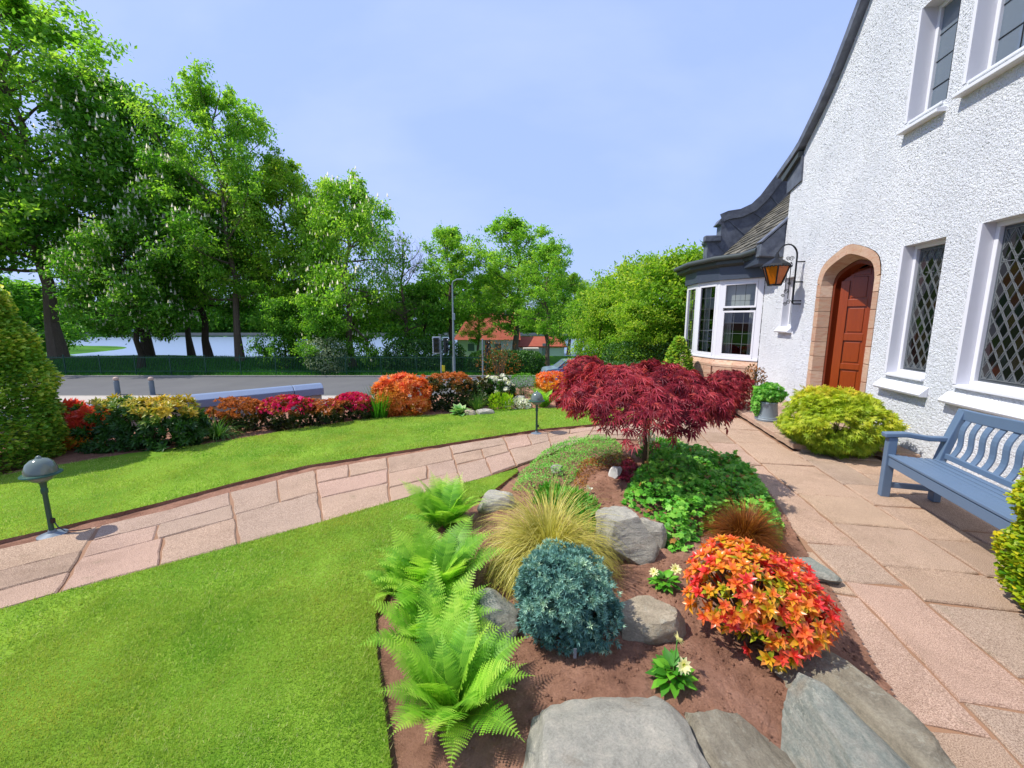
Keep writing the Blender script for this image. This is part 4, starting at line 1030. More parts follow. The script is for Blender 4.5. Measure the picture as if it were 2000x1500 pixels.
# local: +x into the wall (depth), -y towards the camera (length)
Lb = 1.75
def leg_pair(y):
    g = MB(); g.bar((0, y, 0), (.0, y, .60), .075, .065, (0, 1, 0)); g.build('leg', M['blue'], B, bevel=.006)
    g = MB(); g.sweep([(.40, y, 0), (.385, y, .38), (.44, y, .62), (.52, y, .90)], .06, .085, (0, 1, 0)); g.build('leg', M['blue'], B, bevel=.006)
    g = MB(); g.bar((.03, y, .12), (.37, y, .12), .04, .05); g.build('stretcher', M['blue'], B, bevel=.004)
    g = MB(); g.sweep([(-.07, y, .62), (.1, y, .635), (.28, y, .61), (.43, y, .615)], [.085, .085, .07, .055], .045); g.build('armrest', M['blue'], B, bevel=.01)
    g = MB(); g.bar((.03, y, .36), (.38, y, .34), .04, .07); g.build('seat_rail', M['blue'], B, bevel=.004)
leg_pair(0); leg_pair(-Lb)
g = MB(); g.bar((-.0, -.03, .365), (-.0, -Lb + .03, .365), .035, .085); g.build('front_rail', M['blue'], B, bevel=.005)
for i in range(7):
    x = .0 + i * .062; z = .425 - .012 * math.sin(i / 6 * PI) - .006 * i * .6
    g = MB(); g.bar((x, .02, z), (x, -Lb - .02, z), .05, .022); g.build('seat_slat', M['blue'], B, bevel=.004)
n_b = 14
g = MB(); g.sweep([(.505, -Lb * t, .86 + .03 * math.sin(t * PI) ** 2 * 1.2) for t in [i / 20 for i in range(21)]], .035, .10); g.build('top_rail', M['blue'], B, bevel=.008)
g = MB(); g.bar((.415, -.03, .46), (.415, -Lb + .03, .46), .03, .05); g.build('back_rail', M['blue'], B, bevel=.004)
for i in range(n_b):
    y = -.10 - i * (Lb - .2) / (n_b - 1)
    pts = [(.412 + .0 + .10 * t + .02 * math.sin(t * 2 * PI), y, .46 + .38 * t) for t in [k_ / 10 for k_ in range(11)]]
    g = MB(); g.sweep(pts, .058, .014, (-1, 0, .2)); g.build('back_slat', M['blue'], B, bevel=.003)

# ------------------------------------------------------------------ garden lamps
def garden_lamp(loc, label):
    r_ = empty('garden_lamp', loc, 0, label, 'lamp', 'low garden lamps along the path edge')
    g = MB(); g.lathe([(.09, 0), (.09, .012), (.03, .03), (.022, .05)], 20); g.build('base', M['grayp'], r_, smooth=True)
    g = MB(); g.lathe([(.017, .03), (.016, .36), (.022, .37), (.022, .40), (.018, .41), (.022, .45), (.05, .48)], 14); g.build('post', M['gpaint'], r_, smooth=True)
    g = MB(); g.lathe([(.03, .462), (.06, .475), (.082, .50), (.088, .52)], 20); g.build('lower_globe', M['frost'], r_, smooth=True)
    g = MB(); g.lathe([(.088, .522), (.118, .520), (.122, .526), (.118, .534), (.09, .54)], 24); g.build('rim', M['gpaint'], r_, smooth=True)
    g = MB(); g.lathe([(.098, .536), (.095, .575), (.078, .62), (.05, .648), (.02, .658), (.014, .672), (.004, .68)], 24); g.build('lamp_shade', M['frost'], r_, smooth=True)
    g = MB(); g.box((.012, -.01, .11), (.035, .01, .15)); g.tube([(.03, 0, .12), (.07, -.01, .08), (.12, -.01, .045), (.2, .03, .03), (.26, .06, .03)], .004, 6); g.build('cable', M['black'], r_, smooth=True)
garden_lamp(P(103, 1046, .01), 'short green post lamp with domed smoked shade on the lawn edge, nearest the camera')
garden_lamp(P(1048, 848, .01), 'short green post lamp standing between the far lawn and the purple maple')

# ------------------------------------------------------------------ pot
pt_ = P(1497, 820, .13)
r_ = empty('plant_pot', pt_, 0, 'grey glazed round pot on the door step beside the purple maple', 'pot')
g = MB(); g.lathe([(.17, 0), (.175, .03), (.165, .04), (.165, .06), (.158, .065), (.135, .28), (.14, .29), (.135, .31), (.115, .31), (.11, .25)], 28); g.build('body', M['pot'], r_, smooth=True)
g = MB(); g.lathe([(.115, .27), (.0, .275)], 20, cap=False); g.build('soil', M['soil'], r_)

# ================================================================== PLANTS
def dirs_on_sphere(n, zmin=-1.0):
    z = rs.uniform(zmin, 1, n); a = rs.uniform(0, 2 * PI, n); r = np.sqrt(1 - z * z)
    return np.stack([r * np.cos(a), r * np.sin(a), z], -1)
def snoise(d, f, seed):
    q = np.random.RandomState(seed); s = 0
    for i in range(6):
        w = q.randn(3) * f * (1 + i * .35); s = s + np.sin(d @ w + q.rand() * 6.28) / (1 + i * .35)
    return s / 2.6
def foliage(c, rx, ry, rz, n, T, size, p=2.0, lump=.10, lf=3.2, zmin=-1.0, wdir=(.7, .3, .6), tfn=None, seed=1, inner=.25, clip=None, sizej=.3, nup=.4, bumps=None):
    d = dirs_on_sphere(n, zmin); bmp = 0
    if bumps:
        dc = dirs_on_sphere(bumps[0], zmin); ci = rs.randint(0, bumps[0], n); off = rs.randn(n, 3) * bumps[1]; d = unit(dc[ci] + off); bmp = bumps[2] * (np.exp(-(off ** 2).sum(1) / (2.0 * bumps[1] ** 2)) - .5) + bumps[2] * .6 * rs.randn(bumps[0])[ci]
    k = 1.0 / (np.abs(d) ** p).sum(1) ** (1 / p)
    nz = snoise(d, lf, seed); fine = snoise(d, lf * 2.6, seed + 9)
    r = k * (1 + lump * nz + lump * .5 * fine + bmp)
    dep = np.where(rs.rand(n) < inner, rs.uniform(.45, .95, n), 1 - np.abs(rs.randn(n)) * .05)
    pos = d * (r * dep)[:, None] * A([rx, ry, rz]) + A(c)
    out = unit(d ** 1 * np.abs(d) ** (p - 2) / A([rx, ry, rz]) if p > 2 else d / A([rx, ry, rz]))
    ld = unit(out * wdir[0] + A([0, 0, wdir[1]]) + rs.randn(n, 3) * wdir[2])
    nn = unit(out + A([0, 0, nup]) + rs.randn(n, 3) * .35)
    h = d[:, 2] * r
    t = tfn(h, rs.rand(n), nz, d) if tfn else np.clip(.5 + .22 * rs.randn(n) + .2 * nz, 0, 1)
    if clip is not None:
        q = clip(pos); pos, ld, nn, t = pos[q], ld[q], nn[q], t[q]; n = len(pos)
    return scatter(T, pos, frames(ld, nn), size * rs.uniform(1 - sizej, 1 + sizej, n), t)
def stems(c, rx, ry, h, k=9, r=.008, z0=0.0, seed=3, mat=None, name='stems', parent=None, sp=.6):
    g = MB(); q = random.Random(seed)
    for i in range(k):
        a = i * 2.4 + q.random(); e = q.uniform(.3, sp)
        b = (c[0] + .12 * rx * math.cos(a), c[1] + .12 * ry * math.sin(a), z0)
        m_ = (c[0] + e * .5 * rx * math.cos(a), c[1] + e * .5 * ry * math.sin(a), z0 + h * .45); t = (c[0] + e * rx * math.cos(a), c[1] + e * ry * math.sin(a), z0 + h * q.uniform(.7, .9))
        g.tube([b, m_, t], [r, r * .75, r * .35], 5)
    return g.build(name, mat or M['barkl'], parent)
def shrub(name, label, cat_, base, parts, mat, stem=None, group=None, extra=()):
    r_ = empty(name, base, 0, label, cat_, group)
    V, F, T = cat(parts); V = V - A(base); link('foliage', nmesh('foliage', V, F, mat, T), r_)
    if stem: stems((0, 0, 0), *stem, parent=r_)
    for nm, ps, mt in extra:
        V, F, T = cat(ps); link(nm, nmesh(nm, V - A(base), F, mt, T), r_)
    return r_
def ext(x0, x1, vt, vb, z=0.0, dr=.8):
    """base centre, radii and height of a shrub seen between columns x0..x1, rows vt..vb"""
    xc = (x0 + x1) / 2; f = P(xc, vb, z); zc = f[1] * cp_ + (CAM_H - z) * sp_
    rx = (x1 - x0) / 2 / 800 * zc; rx /= (1 - rx * dr / zc * .9) if False else 1
    ry = rx * dr; Y = f[1] + ry * .85; X = at(xc, Y, z + .3)[0]; rx *= (Y * cp_ + 1.4 * sp_) / zc
    return (X, Y, z), rx, ry, hz(vt, Y) - z

LM = dict(
    pieris=leafmat('pieris_leaves', [(0, '#5c8422'), (.18, '#b8b82a'), (.36, '#dfa72e'), (.55, '#e2873a'), (.75, '#de6640'), (1, '#d8383c')], .35, .32, .5),
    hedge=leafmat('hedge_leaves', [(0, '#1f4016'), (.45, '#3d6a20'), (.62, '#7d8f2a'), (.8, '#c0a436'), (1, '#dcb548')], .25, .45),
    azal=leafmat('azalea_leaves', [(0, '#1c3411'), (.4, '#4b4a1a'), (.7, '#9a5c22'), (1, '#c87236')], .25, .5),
    pink=leafmat('pink_blossom', [(0, '#a3123f'), (.5, '#d3195f'), (1, '#ea3f88')], .3, .6),
    darkg=leafmat('dark_green_leaves', [(0, '#1b3a14'), (.5, '#356020'), (1, '#5f8a2e')], .25, .45),
    white=leafmat('white_petals', [(0, '#c9c7b8'), (1, '#f2f0e6')], .3, .6),
    cream=leafmat('cream_petals', [(0, '#d8cc86'), (1, '#f1ecc4')], .35, .5),
    gball=leafmat('bright_green_leaves', [(0, '#2b5a14'), (.5, '#468a1e'), (1, '#6fae2c')], .3, .5),
    fern=leafmat('fern_leaves', [(0, '#468220'), (.5, '#7fb432'), (1, '#bcdc55')], .4, .5),
    lime=leafmat('lime_leaves', [(0, '#5a8f14'), (.5, '#8fb81c'), (1, '#c3d22e')], .4, .5),
    maple=leafmat('purple_maple_leaves', [(0, '#661c2c'), (.4, '#9a2c40'), (.75, '#b84050'), (1, '#c75a58')], .3, .5),
    ymaple=leafmat('golden_maple_leaves', [(0, '#7a9a22'), (.4, '#a3b52a'), (.75, '#c2c436'), (1, '#d6c03a')], .35, .5),
    conif=leafmat('golden_conifer_sprays', [(0, '#43741f'), (.45, '#7caa38'), (.8, '#b8c448'), (1, '#dcd45a')], .35, .5),
    conif2=leafmat('yellow_green_conifer_sprays', [(0, '#3f7416'), (.4, '#7d9c1a'), (.75, '#b6b41f'), (1, '#d6c12a')], .3, .5),
    junip=leafmat('blue_juniper_needles', [(0, '#33574f'), (.4, '#5a8880'), (.75, '#80ac9c'), (1, '#b4cfae')], .15, .55),
    carex=leafmat('yellow_grass_blades', [(0, '#75802a'), (.4, '#b3a84a'), (.8, '#d2c66c'), (1, '#e2d892')], .3, .5),
    brown=leafmat('brown_sedge_blades', [(0, '#4d2c10'), (.5, '#86481a'), (1, '#b07530')], .3, .5),
    tuft=leafmat('green_grass_blades', [(0, '#24501c'), (.5, '#47762a'), (1, '#86a048')], .3, .5),
    geran=leafmat('geranium_leaves', [(0, '#3a7a22'), (.5, '#62aa36'), (.85, '#92c84e'), (1, '#a87a3e')], .3, .5),
    mat=leafmat('mat_plant_leaves', [(0, '#3a7a20'), (.5, '#66ac38'), (1, '#a4d460')], .3, .5),
    bronze=leafmat('bronze_leaves', [(0, '#3a2a12'), (.5, '#8a5a1e'), (1, '#b87a2a')], .3, .5),
    hosta=leafmat('variegated_leaves', [(0, '#3f7f3a'), (.5, '#6fa858'), (1, '#cfdc9a')], .3, .45),
    silver=leafmat('silver_leaves', [(0, '#566a4a'), (1, '#93a078')], .3, .5),
    salmon=leafmat('salmon_pieris_leaves', [(0, '#7a7a20'), (.25, '#c98a30'), (.5, '#e08a44'), (.8, '#dd6a3a'), (1, '#d04a30')], .35, .45),
)
TR = dict(
    a=leafmat('tree_leaves_deep_green', [(0, '#356419'), (.5, '#5a9028'), (1, '#8fb63e')], .52, .5, .25),
    b=leafmat('tree_leaves_mid_green', [(0, '#4c7f20'), (.5, '#7aaa32'), (1, '#aec84c')], .52, .5, .25),
    c=leafmat('tree_leaves_yellow_green', [(0, '#4f7f1e'), (.5, '#7ba42a'), (1, '#b4c044')], .52, .5, .25),
    fl=leafmat('chestnut_flowers', [(0, '#d6cba8'), (1, '#f2ead0')], .2, .6),
)

# ---- trees
def tree(name, seed, h, cr, cb, tr, nleaf, lsize, mat, bark, limbs=20, airy=.5, shape=1.0, flowers=0, twigs=True, lean=0.0, label=None, group=None, droop=0.0):
    q = np.random.RandomState(seed); root = empty(name, (0, 0, 0), 0, label, 'tree', group)
    trunk = MB(); k = 9
    tp = [A([lean * (i / k) ** 2 * h * .1 + q.randn() * .012 * h * (i > 0), q.randn() * .012 * h * (i > 0), h * .92 * i / k]) for i in range(k + 1)]
    tp[0] = tp[0] - A([0, 0, .6])
    rad = [tr * (1.5 if i == 0 else 1) * (1 - .88 * (i / k) ** .9) for i in range(k + 1)]; trunk.tube([tuple(p) for p in tp], rad, 9)
    tips = []; zt = A([p[2] for p in tp]); tpa = A(tp); br = MB()
    for i in range(limbs):
        f = (i + q.rand() * .6) / limbs; z = cb + (h * .88 - cb) * f; b = A([np.interp(z, zt, tpa[:, j]) for j in range(3)])
        env = cr * (max(.18, math.sin(PI * min(.97, .18 + .80 * f)) ** (.75 * shape)))
        az = i * 2.39996 + q.randn() * .3; ln = env * q.uniform(.7, 1.08); el = -.05 + .9 * f + q.randn() * .12 - droop * .25
        d = A([math.cos(az) * math.cos(el), math.sin(az) * math.cos(el), math.sin(el)]); pts = [b]; nseg = 5
        for s_ in range(nseg):
            d = unit(d + A([0, 0, .10 - droop * .2]) + q.randn(3) * .13); pts.append(pts[-1] + d * ln / nseg)
        r0 = tr * .34 * (1 - .6 * f); br.tube([tuple(p) for p in pts], [r0 * (1 - .8 * j / nseg) for j in range(nseg + 1)], 5)
        for j in range(9):
            t_ = .3 + .7 * (j + q.rand()) / 9; jj = min(int(t_ * nseg), nseg - 1); p0 = pts[jj] + (pts[jj + 1] - pts[jj]) * (t_ * nseg - jj)
            d2 = unit(d * .5 + q.randn(3) * .75 + A([0, 0, .25 - droop * .5])); l2 = ln * q.uniform(.18, .42) * (1.15 - .4 * t_) + .4; p1 = p0 + d2 * l2 * .5; p2 = p1 + unit(d2 + q.randn(3) * .35 + A([0, 0, -droop * .4])) * l2 * .5
            br.tube([tuple(p0), tuple(p1), tuple(p2)], [r0 * .28, r0 * .18, r0 * .06], 3); tips += [(p1, l2), (p2, l2)]
            if twigs == 2:
                for w in range(5):
                    d3 = unit(d2 + q.randn(3) * .8 + A([0, 0, .5])); s0 = p0 + (p2 - p0) * q.rand(); s1 = s0 + d3 * l2 * .5; s2 = s1 + unit(d3 + q.randn(3) * .4) * l2 * .4
                    br.tube([tuple(s0), tuple(s1), tuple(s2)], [r0 * .12, r0 * .08, r0 * .03], 3)
    trunk.build('trunk', bark, root); br.build('limbs', bark, root)
    if nleaf:
        P_ = A([t[0] for t in tips]); S_ = A([t[1] for t in tips]); idx = q.randint(0, len(P_), nleaf)
        off = q.randn(nleaf, 3) * A([1, 1, .62]) * (S_[idx] * .26 * (1.2 - airy * .5))[:, None]
        pos = P_[idx] + off; clump = q.rand(len(P_))[idx]
        ld = unit(q.randn(nleaf, 3) + A([0, 0, -.35 - droop])); nn = unit(q.randn(nleaf, 3) * .55 + A([0, 0, 1]) + unit(off + 1e-6) * .5)
        t = np.clip(.18 + .5 * clump + .15 * q.randn(nleaf) + .18 * pos[:, 2] / h, 0, 1)
        V, F, T = scatter(T_LEAF if lsize < .5 else T_LEAF, pos, frames(ld, nn), lsize * q.uniform(.6, 1.35, nleaf), t)
        link('crown', nmesh('crown', V, F, mat, T), root)
        if flowers:
            cone = (A([(.3, 0, 0), (-.15, .26, 0), (-.15, -.26, 0), (0, 0, 1.0)], float), A([(0, 1, 3), (1, 2, 3), (2, 0, 3)]))
            i2 = q.randint(0, len(P_), flowers); o2 = unit(q.randn(flowers, 3) + A([0, 0, .6])) * (S_[i2] * .52)[:, None]
            fr = np.tile(np.eye(3), (flowers, 1, 1)) + q.randn(flowers, 3, 3) * .1
            V, F, T = scatter(cone, P_[i2] + o2, fr, q.uniform(.22, .36, flowers), q.rand(flowers)); tag(link('flower_spikes', nmesh('flower_spikes', V, F, TR['fl'], T), root), kind='stuff')
    return root
def place(proto, used, x, y, z, s, rz, label, group=None):
    o = proto if not used else copy_tree(proto)
    o.location = (x, y, z); o.scale = (s, s, s) if not isinstance(s, tuple) else s; o.rotation_euler = (0, 0, rz); o['label'] = label
    if group: o['group'] = group
    return o
protos = dict(
    ch=tree('chestnut_tree', 21, 20, 6.6, 4.6, .36, 38000, .34, TR['a'], M['bark'], 30, .25, .8, 1300),
    ch2=tree('chestnut_tree', 22, 14, 5.6, 3.6, .30, 34000, .30, TR['a'], M['bark'], 26, .2, .8, 1500, droop=.3),
    tall=tree('tall_airy_tree', 23, 24, 6.8, 5.2, .36, 30000, .29, TR['b'], M['barkl'], 30, .9, .75),
    lime=tree('lime_tree', 24, 18, 5.4, 4.4, .30, 30000, .27, TR['c'], M['barkl'], 28, .5, .8),
    weep=tree('drooping_tree', 25, 17, 5.2, 3.6, .36, 34000, .28, TR['b'], M['barkl'], 28, .4, .85, 700, droop=.75),
    road=tree('broadleaf_tree', 26, 16, 4.4, 3.8, .32, 22000, .26, TR['b'], M['barkl'], 26, .8, .8),
    low=tree('small_leafy_tree', 27, 6.0, 2.9, .7, .13, 15000, .20, TR['c'], M['bark'], 24, .2, .8),
    under=tree('understorey_tree', 28, 7.0, 3.6, .8, .16, 12000, .30, TR['a'], M['bark'], 20, .2, .8),
    bare=tree('bare_tree', 29, 15.0, 4.6, 3.6, .34, 0, .3, TR['b'], M['barkl'], 20, .6, .8, twigs=2),
)
protos['bare']['label'] = 'leafless spreading tree with dark bare twigs'
used = {k: 0 for k in protos}
H0 = dict(ch=20, ch2=14, tall=24, lime=18, weep=17, road=16, low=6.0, under=7.0, bare=15.0)
def T(kind, px, Y, vt, rz, label, zb=None, wide=1.0, group=None):
    zb = float(terrain(A(at(px, Y, -2)[0]), A(float(Y)))) if zb is None else zb
    x = at(px, Y, zb)[0]; s = (hz(vt, Y) - zb) / H0[kind]
    o = place(protos[kind], used[kind], x, Y, zb, (s * wide, s * wide, s), rz, label, group); used[kind] += 1; return o
TG = 'park trees beyond the railings'
T('tall', 118, 40, -90, .4, 'tallest airy tree at the far left, thick dark trunk beside the lakeside path', wide=1.15, group=TG)
T('ch', -120, 37, 40, 2.2, 'dense dark tree cut off by the left edge above the golden conifer', wide=1.15, group=TG)
T('ch', 290, 42, 150, 0.0, 'tall dark chestnut with cream flower spikes behind the lower flowering chestnut', wide=.95, group=TG)
T('ch2', 275, 35, 430, 1.0, 'low rounded chestnut covered with cream flower spikes in front of taller trees', wide=1.0, group=TG)
T('ch', 375, 45, 290, 3.5, 'dark green tree behind the pair of trunks in front of the lake', wide=.8, group=TG)
T('tall', 470, 38, 130, 2.9, 'tall open tree with a bare twig at its tip, left of the yellow green limes', wide=.88, group=TG)
T('ch2', 410, 40, 330, 4.4, 'leaning dark tree just right of the pale trunk at the lake', wide=.95, group=TG)
T('lime', 575, 41, 290, .8, 'yellow green lime tree with sky showing through the middle', wide=.95, group=TG)
T('weep', 690, 36, 318, 0, 'drooping leafy tree with pale flower spikes at the right end of the park trees', wide=.95, group=TG)
T('weep', 640, 41, 350, 2.5, 'green tree standing behind the drooping flowered tree', wide=.8, group=TG)
T('under', 560, 35, 590, .4, 'low bushy tree hanging over the railings below the limes', wide=.8, group=TG)
T('under', 640, 34, 600, 3.0, 'small leafy tree over the railings below the drooping tree', wide=.8, group=TG)
T('under', 60, 52, 560, 5.0, 'round leafy tree behind the golden conifer by the lake', wide=1.4, group=TG)
T('bare', 793, 38, 450, 0, 'leafless spreading tree with dark bare twigs between two green trees')
RG = 'trees along the road behind the signals'
T('road', 882, 40, 430, .3, 'airy green tree behind the street lamp', wide=1.1, group=RG)
T('road', 1010, 40, 415, 2.1, 'tallest green tree in front of the red roofed building', wide=1.25, group=RG)
T('road', 1068, 35, 462, 4.0, 'thin tree with a dark leaning trunk at the roadside by the cars', wide=1.0, group=RG)
T('under', 830, 39, 560, .9, 'low bushy tree left of the signal pole', wide=1.0, group=RG)
T('road', 935, 43, 560, 2.2, 'small green tree partly hiding the red roof', wide=1.1, group=RG)
T('lime', 975, 62, 520, 1.2, 'yellow green tree behind the red roofed building', wide=1.3, group=RG)
T('lime', 1110, 60, 530, 3.2, 'distant yellow green tree right of the red roofed building', wide=1.4, group=RG)
LG = 'small trees at the end of the garden'
T('low', 1168, 19, 590, .3, 'lowest yellow green small tree at the left end of the garden end group', zb=-1.1, wide=.85, group=LG)
T('low', 1215, 21, 530, 1.5, 'yellow green small tree with a pointed top in the garden end group', zb=-1.0, wide=.95, group=LG)
T('low', 1290, 17, 512, 2.7, 'broad yellow green tree just left of the bay window roof', zb=-.4, wide=1.05, group=LG)
T('low', 1350, 16.5, 505, 4.1, 'yellow green tree partly hidden behind the bay window roof', zb=-.3, wide=1.05, group=LG)
T('low', 1240, 15.5, 600, 5.0, 'low green tree in front of the garden end group', zb=-.2, wide=1.1, group=LG)
T('road', 1135, 46, 560, 3.3, 'light green tree standing behind the two cars', zb=-2.5, wide=1.3, group=LG)

# a far wood beyond the lake: one mass
n = 80000
x = rs.uniform(-330, 170, n); hgt = 11 + 5 * fnoise(x, x * 0, .02, 3) + 2.5 * fnoise(x, x * 0, .11, 2, 4); z = rs.rand(n) ** .7 * hgt; y = 137 + rs.randn(n) * 3 - 7 * np.sin(z / 16 * PI) + x * 0
pos = np.stack([x, y, z - 2.4], -1); V, F, T_ = scatter(T_LEAF, pos, frames(rs.randn(n, 3), rs.randn(n, 3) * .6 + A([0, -.3, 1])), rs.uniform(.9, 2.2, n), np.clip(.4 + .25 * rs.randn(n), 0, 1))
tag(link('far_wood', nmesh('far_wood', V, F, TR['a'], T_)), 'dark wood along the far bank of the lake', 'wood', kind='stuff')

# ---- hedges and low growth along the road
def hedge_line(label, px0, px1, Y, vt, zb, mat, n, sz=.16, seed=1, depth=1.0):
    a, b = at(px0, Y, zb), at(px1, Y, zb); h = hz(vt, Y) - zb; c = ((a[0] + b[0]) / 2, Y + depth, zb)
    f = foliage((c[0], c[1], zb + h * .46), (b[0] - a[0]) / 2, depth, h * .54, n, T_LEAF, sz, 4, .07, 6, -1, (.6, .3, .7), seed=seed)
    return shrub('hedge', label, 'hedge', c, [f], mat, ((b[0] - a[0]) / 2, depth, h * .8))
hedge_line('dark clipped hedge beside the far pavement behind the right signal', 915, 1062, 32.5, 690, -2.45, LM['darkg'], 9000, .2, 4, 1.2)
hedge_line('dark green hedge at the end of the garden below the yellow green trees', 1190, 1330, 14.5, 672, -.3, LM['darkg'], 7000, .09, 6, .8)
hedge_line('dark clipped hedge filling the garden end between the purple maples and the bay', 1120, 1345, 11.5, 712, -.2, LM['darkg'], 9000, .06, 11, .5)
hedge_line('low dark bank of shrubs behind the railings left of the signal', 745, 900, 33.6, 668, -2.45, LM['darkg'], 7000, .2, 8, 1.2)
b_, rx, ry, hh_ = ext(560, 690, 650, 742, -2.3)
c_ = at(640, 32.6, -2.3); f = foliage((c_[0], c_[1], -1.1), 1.6, 1.2, 1.6, 2600, T_LEAF, .16, lump=.2, wdir=(.4, -.6, .6), seed=5)
shrub('silver_shrub', 'pale silvery shrub with hanging twigs over the railings', 'shrub', c_, [f], LM['silver'], (1.2, 1.0, 1.6))

# ---- the row of shrubs behind the far lawn
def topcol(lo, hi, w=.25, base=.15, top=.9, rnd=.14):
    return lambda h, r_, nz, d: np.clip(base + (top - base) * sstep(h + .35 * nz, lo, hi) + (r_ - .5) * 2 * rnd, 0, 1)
ROS8 = star_rosette(7, 1.15); ROS5 = star_rosette(6, 1.0, T_LEAF)
def simple(name, label, cat_, px, mat, n, T_m, size, p=2.4, lump=.09, tfn=None, seed=1, wdir=(.9, .3, .35), dr=.8, extra=None, lf=3.2, z=-.02, group=None, inner=.25):
    b, rx, ry, h = ext(*px, z=z, dr=dr); f = foliage((b[0], b[1], z + h * .5), rx, ry, h * .52, n, T_m, size, p, lump, lf, -1, wdir, tfn, seed, inner, bumps=(max(40, n // 9), .10, .07) if n > 300 else None)
    ex = extra(b, rx, ry, h) if extra else ()
    return shrub(name, label, cat_, b, [f], mat, (rx, ry, h * .8), group, ex)
simple('pieris_shrub', 'red topped pieris beside the left golden conifer', 'shrub', (104, 200, 792, 884), LM['pieris'], 420, ROS8, .13, 2.2, .12, lambda h, r, nz, d: np.where(h > .1, .86 + .1 * (r - .5), np.clip(.1 + .6 * r, 0, 1)), 2)
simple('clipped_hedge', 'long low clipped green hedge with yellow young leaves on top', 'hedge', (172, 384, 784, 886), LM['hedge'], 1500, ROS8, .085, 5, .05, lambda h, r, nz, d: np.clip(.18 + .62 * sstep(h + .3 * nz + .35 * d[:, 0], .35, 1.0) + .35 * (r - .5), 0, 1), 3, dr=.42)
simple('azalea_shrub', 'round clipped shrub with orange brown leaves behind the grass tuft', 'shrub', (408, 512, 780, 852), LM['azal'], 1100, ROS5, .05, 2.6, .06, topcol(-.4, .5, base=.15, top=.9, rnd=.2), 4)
def blooms(n, mat, size, lo=.2, seed=1, T_m=T_ROUND, side=0):
    def fn(b, rx, ry, h):
        def clip(pos): return (pos[:, 2] - b[2]) / h > lo + .12 * snoise(unit(pos - A(b)), 4, seed)
        return [('blossom', [foliage((b[0], b[1], b[2] + h * .52), rx * 1.02, ry * 1.02, h * .54, n, T_m, size, 2.4, .09, 3.2, -1, (1, .3, .5), None, seed, .0, clip)], mat)]
    return fn
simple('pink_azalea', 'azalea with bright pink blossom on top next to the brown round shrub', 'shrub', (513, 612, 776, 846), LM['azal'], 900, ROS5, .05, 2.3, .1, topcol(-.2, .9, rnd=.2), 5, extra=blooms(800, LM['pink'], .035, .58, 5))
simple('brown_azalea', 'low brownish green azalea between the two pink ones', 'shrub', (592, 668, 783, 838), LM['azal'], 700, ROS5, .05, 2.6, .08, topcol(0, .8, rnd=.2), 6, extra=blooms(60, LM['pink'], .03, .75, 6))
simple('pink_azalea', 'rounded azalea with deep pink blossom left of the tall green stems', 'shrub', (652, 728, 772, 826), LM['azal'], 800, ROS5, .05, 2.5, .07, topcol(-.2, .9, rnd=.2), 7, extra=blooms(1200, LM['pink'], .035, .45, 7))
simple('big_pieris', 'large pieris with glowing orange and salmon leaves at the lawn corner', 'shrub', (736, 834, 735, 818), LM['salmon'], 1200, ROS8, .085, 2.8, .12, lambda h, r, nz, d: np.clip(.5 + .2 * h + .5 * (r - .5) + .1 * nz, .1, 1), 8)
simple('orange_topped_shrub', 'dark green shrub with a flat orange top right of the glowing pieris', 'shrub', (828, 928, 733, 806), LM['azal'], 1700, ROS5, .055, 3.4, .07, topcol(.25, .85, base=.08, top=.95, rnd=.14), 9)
simple('olive_shrub', 'dull olive shrub between the orange topped shrub and the white rhododendron', 'shrub', (908, 962, 738, 796), LM['azal'], 600, ROS5, .05, 2.6, .08, topcol(.0, 2.0, rnd=.15), 10)
simple('white_rhododendron', 'rhododendron with loose white flower heads', 'shrub', (936, 1006, 738, 794), LM['darkg'], 900, ROS5, .06, 2.3, .12, None, 11, extra=lambda b, rx, ry, h: [('blossom', [foliage((b[0], b[1], b[2] + h * .55), rx * 1.05, ry * 1.05, h * .55, 42, star_rosette(8, 1.3, T_ROUND), .06, 2.2, .2, 3, -.2, (1, .3, .4), None, 3, 0)], LM['white'])])
simple('boxwood_ball', 'clipped bright green ball shrub', 'shrub', (996, 1046, 731, 778), LM['gball'], 2600, T_LEAF, .03, 3.0, .02, lambda h, r, nz, d: np.clip(.3 + .5 * h + .4 * (r - .5), 0, 1), 12, dr=.9)
simple('orange_shrub', 'orange leaved shrub behind the bright green fern near the cars', 'shrub', (1046, 1108, 728, 775), LM['pieris'], 300, ROS8, .09, 2.4, .1, lambda h, r, nz, d: np.clip(.4 + .3 * h + .3 * (r - .5), .1, .8), 13)
simple('yellow_fern_shrub', 'bright yellow green feathery plant right of the grass tuft and stones', 'shrub', (954, 1000, 772, 807), LM['lime'], 900, t_leaf(.22), .07, 2.2, .12, None, 14, wdir=(.5, .9, .35))
simple('white_edging_plant', 'low cushion of white flowers beside the small garden lamp', 'plant', (986, 1036, 780, 804), LM['darkg'], 500, T_LEAF, .035, 2.2, .1, None, 15, extra=blooms(420, LM['white'], .028, .15, 15))
simple('yellow_trimmed_shrub', 'small orange and yellow tipped plant behind the white cushion', 'plant', (985, 1010, 768, 792), LM['pieris'], 120, ROS8, .05, 2.2, .1, lambda h, r, nz, d: .25 + .3 * r, 31)

